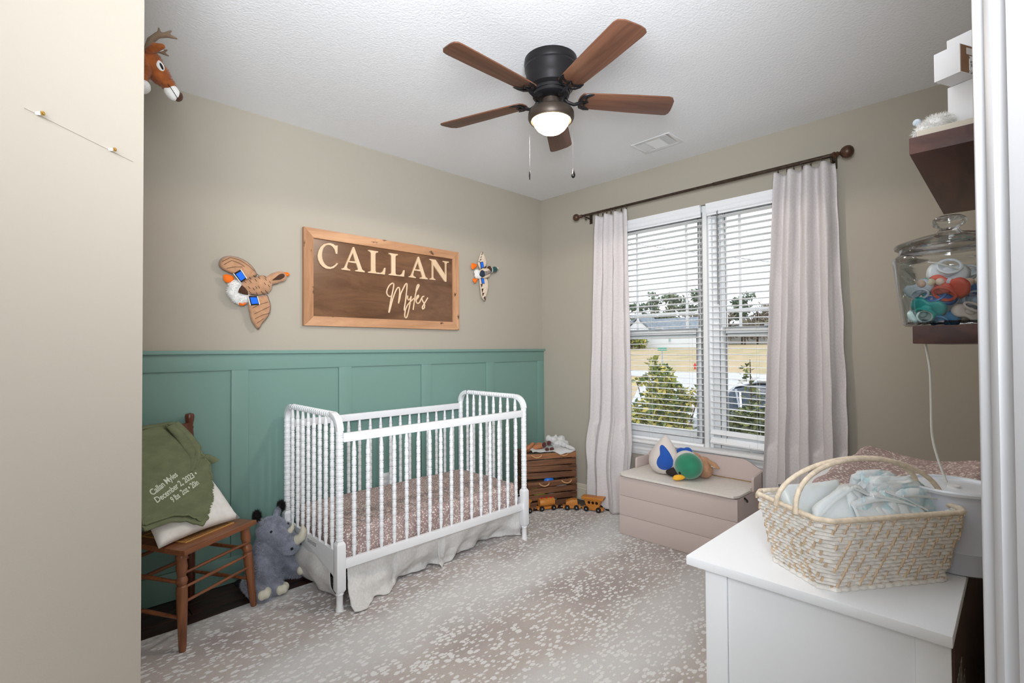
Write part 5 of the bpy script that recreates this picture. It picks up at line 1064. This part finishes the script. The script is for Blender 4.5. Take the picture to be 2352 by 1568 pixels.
# ================================================================ TOY BOX
M_tb = mat('beige_toy_box_paint', (200, 184, 179), .45, spec=.4); M_tbl = mat('pale_lid_laminate', (222, 216, 209), .35, spec=.45, var=.03, vs=40)
tb = thing('toy_box', 'beige wooden toy chest with a lid and low back panel under the window', 'toy chest', (0, 0, 0)); BX0, BX1, BY0, BY1 = -.487, -.085, -1.995, -1.168
for z0, z1 in ((.002, .1365), (.1385, .273), (.275, .408)): part_box('front_board', BX0, BX0+.016, BY0, BY1, z0, z1, M_tb, tb, .0008)
part_box('core', BX0+.004, BX0+.014, BY0+.004, BY1-.004, .004, .405, mat('dark_joint', (120, 106, 100), .8), tb, 0)  # darker core showing in the joints between the front boards
part_box('side_panel', BX0+.016, BX1, BY0, BY0+.016, .002, .408, M_tb, tb, .001); part_box('side_panel', BX0+.016, BX1, BY1-.016, BY1, .002, .408, M_tb, tb, .001)
part_box('bottom', BX0+.016, BX1, BY0+.016, BY1-.016, .01, .022, M_tb, tb, .001)
YZ = Matrix(((0, 0, 1, 0), (1, 0, 0, 0), (0, 1, 0, 0), (0, 0, 0, 1)))
MB().prism([(BY0-.012, .002), (BY1+.012, .002), (BY1+.012, .50), (BY1-.02, .535), (BY1-.10, .565), (BY0+.12, .572), (BY0+.09, .565), (BY0+.03, .53), (BY0-.012, .515)], BX1, BX1+.016, YZ).build('back_panel', M_tb, tb, bevel=.001)
for y in (BY0-.012, BY1-.003): MB().prism([(BX0+.23, .412), (BX0+.232, .488), (BX0+.242, .500), (BX1, .515 if y < -1.5 else .50), (BX1, .412)], y, y+.015, Matrix(((1, 0, 0, 0), (0, 0, 1, 0), (0, 1, 0, 0), (0, 0, 0, 1)))).build('cheek', M_tb, tb, bevel=.002)
lid = [(BX0-.018, BY0+.045), (BX0-.012, BY0+.02), (BX0+.01, BY0+.004), (BX0+.04, BY0-.004), (BX0+.215, BY0-.006), (BX0+.215, BY0+.008), (BX1-.012, BY0+.008), (BX1-.012, BY1-.008), (BX0+.215, BY1-.008), (BX0+.215, BY1+.008), (BX0+.04, BY1+.006), (BX0+.005, BY1-.002), (BX0-.014, BY1-.03), (BX0-.018, BY1-.05)]
MB().prism(lid, .415, .430).build('lid', M_tbl, tb, bevel=.002)
hg = MB(); y = BY0+.03
while y < BY1-.05: hg.tube([(BX1-.009, y, .4315), (BX1-.009, y+.010, .4315)], .0028, 6); y += .0125
hg.build('piano_hinge', mat('brass_hinge', (190, 158, 96), .35, .8), tb)
MB().tube([(BX0+.10, BY0-.004, .40), (BX0+.12, BY0-.010, .385), (BX0+.14, BY0-.006, .37)], .006, 8).build('lid_stay', M_black, tb)
# plush duck on the lid
M_gr = mat('green_velvet', (34, 128, 96), .85, var=.1, vs=20, bump=.3, bs=420, sheen=.5); M_yel = mat('yellow_felt', (242, 180, 50), .8); M_ivory = mat('ivory_velvet', (212, 204, 198), .9, bump=.25, bs=420, sheen=.3); M_bl2 = mat('royal_blue_velvet', (14, 78, 168), .85, sheen=.4, bump=.2, bs=400); M_drk = mat('espresso_velvet', (44, 34, 34), .9)
pd = thing('plush_duck', 'large plush duck with green head and blue wing patch on the toy chest', 'stuffed toy', (0, 0, .430))
# body: ivory drop, apex up
ax = Vector((-.30, -1.405, 0))
def drop(u, v):
    a = 2*pi*u; z = .275*v; r = .098*math.sin(pi*min(1, (v*.93+.07))**.78)**.8 if v < .97 else .098*math.sin(pi*min(1, (v*.93+.07))**.78)**.8
    r = .112*(math.sin(pi*v**.72)**.75 if 0 < v < 1 else 0)*(1-.18*v)
    cx_ = ax.x+.02*v; cy_ = ax.y-.015*v; k = .8
    return (cx_+r*k*math.cos(a), cy_+r*math.sin(a), z+.0)
MB().grid(drop, 40, 30).build('body', M_ivory, pd, angle=180)
def drop_patch(u, v, off=.0035):
    # pear-shaped patch on the side facing the room
    return None
pa = [(.022, .212), (.040, .195), (.036, .15), (.052, .12), (.056, .085), (.032, .055), (-.008, .046), (-.050, .062), (-.066, .10), (-.050, .14), (-.010, .19)]
def on_drop(a0, s, z, off):
    v = z/.275; r = .112*(math.sin(pi*v**.72)**.75)*(1-.18*v)+off; ang = a0 + s/max(.03, r)
    return Vector((ax.x+.02*v+r*.8*math.cos(ang), ax.y-.015*v+r*math.sin(ang), z))
mb = MB(); vs = []; fs = []; ring_ = smooth_poly(pa); n_ = len(ring_)
for i in range(6):
    q = 1-i/6; vs += [on_drop(math.radians(207), -(p[0]*q), .12+(p[1]-.12)*q, .004+.006*(1-q*q)) for p in ring_]
vs.append(on_drop(math.radians(207), 0, .12, .010))
for i in range(5):
    for k in range(n_): a, b = i*n_+k, i*n_+(k+1) % n_; fs.append((a, b, b+n_, a+n_))
for k in range(n_): fs.append((5*n_+k, 5*n_+(k+1) % n_, 6*n_))
mb.add(vs, fs).build('wing_patch', M_bl2, pd, angle=180)
hc = Vector((-.325, -1.612, .093))
MB().ball(hc, (.088, .092, .088), 32, 24, Matrix.Rotation(math.radians(30), 4, 'Z')).build('head', M_gr, pd, angle=180)
MB().ball((-.285, -1.575, .095), (.082, .09, .09), 28, 20).build('neck_band', M_ivory, pd, angle=180)
blend_blobs('beak', [((-.408, -1.585, .028), (.020, .040, .018), (0, 0, 40)), ((-.418, -1.578, .018), (.016, .034, .010), (0, 0, 40))], M_yel, pd, .004, 4)
MB().ball((-.404, -1.588, .056), (.007, .009, .009), 12, 8).build('eye', M_ink, pd)
MB().ball((-.29, -1.50, .035), (.075, .07, .036), 20, 14).build('underside', M_drk, pd)
blend_blobs('far_wing', [((-.20, -1.50, .13), (.03, .05, .055)), ((-.18, -1.535, .16), (.02, .035, .03))], M_bl2, pd, .006, 4)
pb_ = thing('plush_puppy', 'small brown plush with a pointed ear peeking out behind the green duck head', 'stuffed toy', (0, 0, .430))
hb = blend_blobs('body', [((-.20, -1.665, .055), (.05, .055, .055)), ((-.195, -1.66, .10), (.042, .045, .04)), ((-.20, -1.60, .13), (.03, .04, .03))], M_tan, pb_, .006, 5); fuzz('fur', hb, M_tan, pb_, 3000, .007, .0008)
blend_blobs('ear', [('t', [(-.205, -1.70, .115), (-.215, -1.74, .10), (-.22, -1.775, .085)], [.016, .02, .006])], M_tan, pb_, .005, 4)
blend_blobs('ear_lining', [((-.226, -1.738, .094), (.006, .022, .010))], M_crm, pb_, .004, 3)
# ================================================================ DRESSER
M_bk = mat('brown_hardboard', (78, 50, 38), .65, var=.15, vs=12); M_pr0 = mat('box_print', (176, 172, 166), .6, col2=(96, 84, 76), vs=90, lo=.45, hi=.55)
dr = thing('white_dresser', 'white painted dresser with its end panel facing the doorway', 'dresser', (0, 0, 0), 0); DX0, DX1, DY0, DY1 = -2.335, -.78, -3.095, -2.638
part_box('top', DX0-.018, DX1+.015, DY0-.004, -2.597, .778, .800, M_white, dr, .003)
eb = MB(); eb.box(DX0, DX0+.018, DY1-.052, DY1, .0, .778); eb.box(DX0, DX0+.018, DY0, DY0+.052, 0, .778); eb.build('leg_stile', M_white, dr, bevel=.002)
part_box('end_panel', DX0+.004, DX0+.018, DY0+.0522, DY1-.0535, .10, .7775, M_white, dr, .001)
part_box('back_panel', DX0+.004, -1.7815, DY0-.004, DY0-.0005, .02, .777, M_bk, dr, 0); part_box('back_panel', -1.7785, DX1-.004, DY0-.004, DY0-.0005, .02, .777, M_bk, dr, 0)
for x_, z_, w_, h_ in ((-2.29, .64, .10, .055), (-2.17, .60, .05, .04), (-2.27, .37, .07, .05)): part_box('sticker', x_, x_+w_, DY0-.0046, DY0-.004, z_, z_+h_, M_pr0, dr, 0)
MB().box(DX0+.018, DX0+.03, DY0, DY1-.06, .1, .77).build('inner_end', M_white, dr, smooth=False); part_box('far_end_panel', DX1-.018, DX1, DY0, DY1, 0, .778, M_white, dr, .002)
part_box('plinth', DX0+.018, DX1-.018, DY1-.03, DY1-.012, .05, .11, M_white, dr, .002); part_box('bottom', DX0+.018, DX1-.018, DY0+.008, DY1-.03, .09, .108, M_white, dr, 0)
M_knob = mat('dark_pewter_knob', (60, 58, 56), .4, .7)
kn = MB().lathe([(.005, 0), (.005, .012), (.013, .018), (.014, .024), (.008, .028), (0, .0285)], 14, Matrix.Rotation(-pi/2, 4, 'X'), cap=False).mesh('knob'); kn.materials.append(M_knob)
for r, (z0, z1) in enumerate(((.115, .335), (.345, .565), (.575, .765))):
    for c_ in range(2 if r < 2 else 4):
        n_ = 2 if r < 2 else 4; w_ = (DX1-DX0-.05)/n_; x0_ = DX0+.025+w_*c_; d = part_box('drawer', x0_+.003, x0_+w_-.003, DY1-.35, DY1-.006, z0, z1, M_white, dr, .002)
        for kx in ((x0_+w_*.22, x0_+w_*.78) if n_ == 2 else (x0_+w_*.5,)): link('knob', kn, d, (kx, DY1-.007, (z0+z1)/2))
# changing pad
def pad_fn(x, y, z):
    k = (z-.80)/.10; yy = (y+2.92)/.20; xx = (x+1.36)/.41
    z += k*(.022*yy*yy - .028*(1-yy*yy)) + k*.006*noise.noise(Vector((x*7, y*7, 0))) + .012*k*max(0, xx-.6) + k*.008*math.sin(x*24+y*9)*max(0, -yy)
    y -= .004*math.sin(x*30)*k
    return (x, y, z)
sheet_box('changing_pad', -1.79, -.955, -3.105, -2.72, .801, .893, 'contoured changing pad in a mauve spotted cover on the far end of the dresser', 'changing pad', pad_fn, .05)
# ================================================================ BASKET
M_wht = mat('whitewashed_rattan', (232, 228, 222), .75, var=.1, vs=60, bump=.3, bs=200); M_rat = mat('natural_rattan', (208, 184, 156), .65, var=.15, vs=60, bump=.4, bs=240); M_rim = mat('bound_rattan_rim', (222, 206, 184), .65, var=.12, vs=80, bump=.3, bs=200)
bsk = thing('wicker_basket', 'whitewashed wicker basket with a tall bound handle full of diapers on the dresser', 'basket', (-2.143, -2.9125, .800), math.radians(-35))
def brect(z, off=0):
    k = z/.157; return (.155+.028*k+off, .0875+.027*k+off)
def bpath(z, off, n, wob=0, ph=0, rowi=0):
    hx, hy = brect(z, off); r = .022; pts = []; per = 2*(2*hx+2*hy); 
    seq = []; 
    def edge(a, b, m): return [Vector(a).lerp(Vector(b), i/m) for i in range(m)]
    c = [(-hx+r, -hy), (hx-r, -hy), (hx, -hy+r), (hx, hy-r), (hx-r, hy), (-hx+r, hy), (-hx, hy-r), (-hx, -hy+r)]
    m1 = int((2*hx)/.0062); m2 = int((2*hy)/.0062); seq = edge(c[0], c[1], m1)+edge(c[1], c[2], 4)+edge(c[2], c[3], m2)+edge(c[3], c[4], 4)+edge(c[4], c[5], m1)+edge(c[5], c[6], 4)+edge(c[6], c[7], m2)+edge(c[7], c[0], 4)
    out = []
    for i, p in enumerate(seq):
        nrm = Vector((p.x/hx, p.y/hy)); nrm = Vector((math.copysign(1, nrm.x) if abs(nrm.x) > abs(nrm.y) else 0, math.copysign(1, nrm.y) if abs(nrm.y) >= abs(nrm.x) else 0))
        w_ = wob*math.sin(pi*(i+ph)/2+pi/4); out.append(Vector((p.x, p.y, z))+Vector((nrm.x*w_, nrm.y*w_, 0)))
    return out
wv = MB(); wr_ = MB(); NR = 18
for r in range(NR):
    z = .006+.146*r/(NR-1); p = bpath(z, 0, 0, .0016, (r % 2)*2); wv.tube(p, .0044, 6, closed=True)
    p = bpath(z, .0035, 0)
    for i in range(len(p)):
        if (i-r) % 5 == 0 and random.Random(i*131+r*17).random() < .72:
            q = p[i]; a = p[(i+1) % len(p)]-p[i-1]; a.z = 0; a.normalize(); wr_.tube([q-a*.0018-Vector((0, 0, .0046)), q+a*.0018+Vector((0, 0, .0046))],   .0030, 5)
wv.build('woven_wall', M_wht, bsk, kind='stuff'); wr_.build('rattan_binding', M_rat, bsk, kind='stuff')
MB().box(-.150, .150, -.083, .083, .002, .008).build('base', M_wht, bsk, bevel=.002)
MB().tube(bpath(.004, .003, 0, .002), .006, 7, closed=True).build('foot_braid', M_wht, bsk)
def bound(pts, r, closed=False, nm='rim', step=.0042):
    # cane wound round a core: ridged tube
    P_ = []; 
    for i in range(len(pts)-(0 if closed else 1)):
        a, b = Vector(pts[i]), Vector(pts[(i+1) % len(pts)]); k = max(1, round((b-a).length/(step/2)))
        P_ += [a.lerp(b, j/k) for j in range(k)]
    return MB().tube(P_, [r*(1+(.10 if i % 2 else -.06)) for i in range(len(P_))], 8, closed=closed).build(nm, M_rim, bsk, angle=70)
rp = bpath(.157, 0, 0); bound(rp[::2], .0062, True)
for s, yo in ((1, .018), (-1, -.046)):
    pts = []
    for i in range(25):
        a = pi*i/24; x = -.192*math.cos(a)*(1 if True else 1); z = .152+.108*math.sin(a)**.85; y = yo*(1-math.sin(a)**1.2*.86) - .012*math.sin(a)
        pts.append((x, y, z))
    bound(pts, .0054, nm='handle')
# diapers and wipes in the basket
M_dia = mat('diaper_fabric', (222, 228, 230), .85, bump=.4, bs=120, spec=.2); M_dia2 = mat('aqua_diaper_print', (190, 216, 222), .85, col2=(226, 230, 232), vs=38, lo=.45, hi=.55, bump=.4, bs=120)
def diaper_mesh(seed):
    rnd = random.Random(seed); w_, h_ = .062, .047; out = []
    for i in range(36):
        a = 2*pi*i/36; x = w_*math.copysign(abs(math.cos(a))**.45, math.cos(a)); y = h_*math.copysign(abs(math.sin(a))**.5, math.sin(a)); out.append((x*(1+.03*rnd.uniform(-1, 1)), y*(1+.04*rnd.uniform(-1, 1))))
    mb = MB().puff(out, .0065, 5, back=1.0); mb.v = [(x, y, z+.003*math.sin(x*90+seed)+.003*math.sin(y*110+x*60+seed*2)+.004*noise.noise(Vector((x*40, y*40, seed)))) for x, y, z in mb.v]
    return mb
def Bk(x, y, z): a = math.radians(-35); return (-2.143+x*math.cos(a)-y*math.sin(a), -2.9125+x*math.sin(a)+y*math.cos(a), .8+z)
from mathutils import Euler
def diaper(lbl, loc, rot, s=1, i=0, m=None):
    dm_ = diaper_mesh(i); o = dm_.build('diaper', m or (M_dia2 if i % 2 else M_dia), angle=180); o.location = Bk(*loc); o.rotation_euler = (Matrix.Rotation(math.radians(-35), 3, 'Z') @ Euler([math.radians(a) for a in rot]).to_matrix()).to_euler(); o.scale = (s, s, s)
    MB().tube([(-.055, .030, .009), (0, .034, .0105), (.055, .030, .009)], .003, 6, flat=.5).build('elastic_frill', M_dia, o)
    return tag(o, lbl, 'diaper', 'folded diapers in the basket')
for i in range(10): diaper('folded pale aqua diaper in the tight row standing at the right of the basket', (.128+.006*math.sin(i*1.7), .075-.0125*i, .153+.005*math.sin(i*2.1)-.0015*i), (78+2*i, 9*math.sin(i*2.3), 5*math.sin(i)), 1.08, i)
for i in range(4): diaper('folded diaper leaning near the front right rim of the basket', (.080-.026*i, -.050-.003*i, .138), (58, 24-9*i, -10+6*i), .98, 11+i)
diaper('big puffy white and aqua diaper slumped against the front rim', (-.060, -.040, .137), (60, -26, 10), 1.2, 20)
diaper('narrow diaper tucked upright between the slumped one and the row', (.005, -.03, .138), (66, 30, 0), 1.1, 24, M_dia)
for i in range(5): diaper('folded diaper buried low in the middle of the basket', (-.10+.05*i, .01, .055), (10*i, 5, 30*i), 1.1, 30+i)
wp = four_pad('wipes_packet', [Bk(-.15, .03, .03), Bk(.04, .06, .04), Bk(.04, .085, .185), Bk(-.145, .07, .185)], .03, mat('wipes_film', (216, 222, 216), .35, col2=(226, 232, 236), vs=20, bump=.3, bs=40)); tag(wp, 'white plastic packet of wipes standing at the back left of the basket', 'packet')
# ================================================================ WHITE CANISTER, CORDS, BROWN BOX
M_can = mat('white_plastic', (206, 210, 222), .35, spec=.5)
cn = thing('white_humidifier', 'round white plastic humidifier standing behind the basket at the back of the dresser', 'humidifier', (-1.945, -3.075, .800))
MB().lathe([(.080, .0), (.086, .004), (.087, .05), (.0875, .0515), (.0865, .053), (.089, .10), (.091, .17), (.090, .178)], 48).build('tank', M_can, cn)
MB().lathe([(.089, .176), (.0955, .180), (.0965, .186), (.094, .190), (.088, .189), (.084, .184), (.03, .1835), (0, .1835)], 48, cap=False).build('lid', mat('clear_white_lid', (222, 228, 236), .15, spec=.7), cn)
MB().lathe([(.080, -.0005), (.083, .004), (.084, .006)], 40).build('base_ring', mat('grey_rubber', (120, 122, 124), .6), cn)
MB().lathe([(.012, .183), (.012, .188), (.0, .188)], 16, Matrix.Translation((-.01, .0, 0)), cap=False).build('mist_outlet', M_trim, cn)
tag(MB().tube(smooth_path3([(-1.955, -3.028, 1.3255), (-1.95, -3.035, 1.26), (-1.94, -3.035, 1.18), (-1.93, -3.035, 1.10), (-1.935, -3.045, 1.045), (-1.95, -3.062, .992)], 8), .0028, 8).build('hanging_cord', M_cord), 'thin white cord hanging from the lower shelf down to the humidifier', 'cord')
tag(MB().tube(smooth_path3([(-1.90, -3.125, .82), (-1.86, -3.128, .77), (-1.93, -3.126, .70), (-1.85, -3.126, .60), (-1.87, -3.126, .55), (-1.95, -3.125, .52), (-1.90, -3.126, .44), (-1.86, -3.127, .30), (-1.86, -3.128, .0)], 8), .0032, 8).build('loose_cable', M_cord), 'white cable looping down behind the brown back of the dresser', 'cable')
# ================================================================ SHELVES AND WHAT STANDS ON THEM
M_shelf = wood('dark_walnut_shelf', (96, 62, 54), (60, 40, 38), .45, 'x', 10, .4, ratio=.15)
sh1 = thing('floating_shelf', 'upper dark stained floating shelf holding white boxes, seen from below', 'shelf', (0, 0, 0)); MB().box(-2.083, -1.337, -3.27, -3.018, 1.761, 1.800).build('board', M_shelf, sh1, bevel=.003)
sh2 = thing('floating_shelf', 'lower dark stained floating shelf carrying the glass jar', 'shelf', (0, 0, 0)); MB().box(-2.083, -1.337, -3.27, -3.018, 1.3255, 1.3665).build('board', M_shelf, sh2, bevel=.003)
bbk = part_box('picture_board', -2.062, -1.45, -3.22, -3.03, 1.8005, 1.819, mat('cream_board', (196, 188, 172), .6), None, .002); tag(bbk, 'flat cream board lying on the upper shelf under the white boxes', 'board')
M_box = mat('white_carton', (214, 214, 216), .5); M_kr = mat('kraft_card', (132, 100, 76), .75, var=.06, vs=60)
uv_, vv_ = Vector((math.cos(math.radians(68)), math.sin(math.radians(68)))), Vector((math.cos(math.radians(-25.6)), math.sin(math.radians(-25.6))))
def carton(lbl, N, a, b, z0, z1, marks=True):
    t = thing('small_carton', lbl, 'box', (N[0], N[1], z0), 0, None); N0 = Vector((0, 0)); 
    pts = [N0, N0+vv_*b, N0+vv_*b+uv_*a, N0+uv_*a]; MB().prism([(p.x, p.y) for p in pts], 0, z1-z0).build('carton', M_box, t, bevel=.0015)
    nn = Vector((-uv_.x, -uv_.y))*.0006; q = [N0+vv_*.002+nn, N0+vv_*(b-.002)+nn, N0+vv_*(b-.002)-nn, N0+vv_*.002-nn]
    MB().prism([(p.x, p.y) for p in q], .002, z1-z0-.002).build('kraft_face', M_kr, t, smooth=False)
    if marks:
        for d0, d1, h0, h1, m_ in ((.022, .05, .045, .060, M_box), (.031, .06, .002, .042, mat('blue_grey_print', (120, 124, 140), .6, col2=(226, 226, 230), vs=150, lo=.5, hi=.55))):
            q = [N0+vv_*d0+nn*2, N0+vv_*d1+nn*2, N0+vv_*d1, N0+vv_*d0]; MB().prism([(p.x, p.y) for p in q], h0, h1).build('sticker', m_, t, smooth=False)
carton('lowest narrow white carton of the stack on the upper shelf', (-1.945, -3.122), .050, .10, 1.8195, 1.9515, False)
carton('wide white carton with a kraft brown side, middle of the upper shelf stack', (-2.002, -3.104), .052, .14, 1.952, 2.019)
carton('small white carton on top of the stack on the upper shelf', (-1.945, -3.122), .050, .09, 2.0195, 2.068, False)
fz = thing('fluffy_bootie', 'fluffy white yarn bootie with a small pompom on the upper shelf', 'bootie', (-1.985, -3.06, 1.8195))
fb = blend_blobs('body', [((0, 0, .022), (.045, .03, .022)), ((.03, -.005, .035), (.03, .026, .022)), ((-.03, .02, .01), (.03, .02, .010))], M_wpl, fz, .005, 4, jitter=.003); fuzz('yarn', fb, M_wpl, fz, 2600, .012, .0007); MB().ball((-.012, .036, .042), .0085, 12, 8).build('pompom', mat('pompom', (190, 200, 210), .9, bump=1, bs=200), fz)
# jar
jar = thing('glass_jar', 'clear glass jar with a domed knobbed lid full of pacifiers on the lower shelf', 'jar', (-1.985, -3.078, 1.367))
M_jar = glassmat('jar_glass', (.975, .985, .99, 1), .05, .75, .02); M_jarb = glassmat('jar_base_glass', (.62, .74, .78, 1), .12, .9, .02)
MB().lathe([(.0, .001), (.084, .001), (.089, .005), (.091, .012), (.107, .150), (.109, .158), (.106, .166), (.098, .172), (.094, .178), (.094, .186)], 64, cap=False).build('body', M_jar, jar)
MB().lathe([(.0, .010), (.082, .010), (.086, .006), (.0, .0055)], 48, cap=False).build('thick_base', M_jarb, jar)
MB().lathe([(.091, .180), (.093, .187), (.103, .189), (.1045, .194), (.101, .198), (.085, .203), (.06, .211), (.035, .217), (.024, .219), (.021, .224), (.018, .228), (.020, .232), (.029, .237), (.032, .245), (.030, .253), (.022, .258), (.0, .259)], 64, cap=False).build('lid', M_jar, jar)
MB().lathe([(.0, .182), (.088, .182), (.092, .186)], 48, cap=False).build('lid_seat', M_jar, jar)
def pacifier(lbl, loc, rot, col, s=1, ring_c=None, i=0):
    t = thing('pacifier', lbl, 'pacifier', (jar.location.x+loc[0], jar.location.y+loc[1], 1.367+loc[2]), 0, 'pacifiers in the glass jar'); rr_ = random.Random(i*7+1); t.rotation_euler = (Matrix.Rotation(math.radians(-90+rr_.uniform(-28, 28)), 3, 'Z') @ Matrix.Rotation(math.radians(90+rr_.uniform(-30, 30)), 3, 'X') @ Matrix.Rotation(math.radians(rr_.choice((0, 0, 180))+rr_.uniform(-35, 35)), 3, 'Z')).to_euler(); t.scale = (s, s, s)
    m = mat('pacifier_%d_%d_%d' % col, col, .35, spec=.5); m2 = mat('pacifier_ring_%d_%d_%d' % (ring_c or col), ring_c or col, .35, spec=.5)
    sh_ = smooth_poly([(0, .013), (.012, .018), (.023, .012), (.024, -.004), (.014, -.013), (0, -.009), (-.014, -.013), (-.024, -.004), (-.023, .012), (-.012, .018)])
    MB().puff(sh_, .004, 4, back=.6).build('shield', m, t, angle=180)
    MB().ball((0, .002, .006), (.0075, .0075, .004), 14, 8).build('button', m2, t)
    MB().tube([(.013*math.cos(a), -.001+.012*math.sin(a)*.9-.004, .010+.004*math.sin(a)) for a in [2*pi*k/20 for k in range(20)]], .0022, 6, closed=True).build('ring', m2, t)
    MB().lathe([(.006, 0), (.005, -.008), (.008, -.018), (.0085, -.024), (.005, -.029), (0, -.0295)], 14, cap=False).build('nipple', mat('silicone', (206, 196, 180), .3), t)
PF = [((-.050, -.0, .085), (95, 10, 80+0), (206, 84, 66), 1.75, None, 'big coral red pacifier in the middle of the jar'), ((-.058, .035, .040), (70, 30, 100), (20, 160, 160), 1.5, (30, 176, 170), 'translucent teal pacifier low at the left of the jar'),
 ((-.055, -.035, .028), (90, 0, 100), (214, 206, 200), 1.35, None, 'ivory pacifier with a small printed button at the jar bottom'), ((-.062, .046, .022), (80, 0, 130), (158, 182, 180), 1.2, None, 'sage grey pacifier against the glass at the lower left'),
 ((-.03, .0, .125), (60, 20, 60), (206, 214, 220), 1.7, None, 'large white pacifier on top of the pile'), ((-.055, .05, .085), (85, -20, 110), (196, 208, 220), 1.3, None, 'pale clear pacifier at the left side of the pile'),
 ((-.01, -.05, .08), (80, 0, 60), (150, 170, 196), 1.6, (60, 120, 190), 'slate blue pacifier on the right of the pile'), ((-.03, .02, .062), (40, 10, 30), (40, 110, 190), 1.5, None, 'bright blue pacifier under the coral one'),
 ((.0, .04, .04), (20, 40, 10), (70, 150, 200), 1.6, None, 'sky blue pacifier deep in the jar'), ((.03, -.02, .05), (10, 10, 50), (200, 206, 212), 1.6, None, 'white pacifier deep at the back of the jar'), ((.03, .03, .09), (60, 10, 150), (70, 170, 160), 1.6, None, 'mint green pacifier behind the pile'), ((.02, -.03, .115), (50, 30, 190), (206, 214, 222), 1.6, None, 'pale grey pacifier high at the back of the jar'), ((-.04, .01, .015), (15, 0, 70), (60, 140, 190), 1.4, None, 'blue pacifier flat on the jar bottom'), ((-.03, -.045, .055), (70, 10, 90), (120, 140, 160), 1.4, (150, 170, 190), 'smoky grey pacifier above the ivory one')]
for i, (l, r, c_, s, rc, lb_) in enumerate(PF): pacifier(lb_, l, r, c_, s*.93, rc, i)
bd_ = thing('teething_beads', 'string of pastel wooden beads lying across the pacifiers in the jar', 'beads', tuple(jar.location))
for i, c_ in enumerate([(206, 180, 160), (210, 200, 170), (216, 196, 180), (196, 202, 216), (170, 174, 196), (214, 186, 164), (200, 190, 176)]): MB().ball((-.066+.004*i, .045-.016*i, .098+.002*math.sin(i)), .0088, 14, 10).build('bead', mat('bead_%d' % i, c_, .5), bd_)
MB().tube(smooth_path3([(-.04, .035, .150), (-.055, .01, .140), (-.05, -.02, .125)], 5), .0016, 6).build('bead_cord', M_cord, bd_)
# ================================================================ NAILS IN THE ENTRY WALL
M_brass = mat('brass', (190, 150, 80), .3, .8)
nrmw = R2
for (x, y), lb_ in zip(((-3.524, -1.892), (-3.404, -1.770)), ('brass headed picture nail further from the room in the entry wall', 'brass headed picture nail nearer the room in the entry wall')):
    t = thing('picture_nail', lb_, 'nail', (x, y, 1.7705)); q = Vector((R2.x, R2.y, 0)).to_track_quat('Z', 'Y').to_matrix().to_4x4()
    MB().lathe([(.0022, -.004), (.0022, .009)], 10, q).build('shank', M_trim, t); MB().lathe([(.0035, .0), (.0035, .005), (.002, .006)], 12, q).build('collar', M_trim, t); MB().lathe([(.0022, .009), (.0042, .010), (.0042, .0125), (.002, .0135), (.0, .0125)], 14, q, cap=False).build('head', M_brass, t)
p0 = E0 - F2*.30; p1 = E0 - F2*.035
tag(MB().tube([(p0.x+R2.x*.0012, p0.y+R2.y*.0012, 1.770), (p1.x+R2.x*.0012, p1.y+R2.y*.0012, 1.770)], .0006, 5).build('thread', mat('thread', (186, 178, 164), .8)), 'fine pale thread stretched level between the two nails on the entry wall', 'thread')
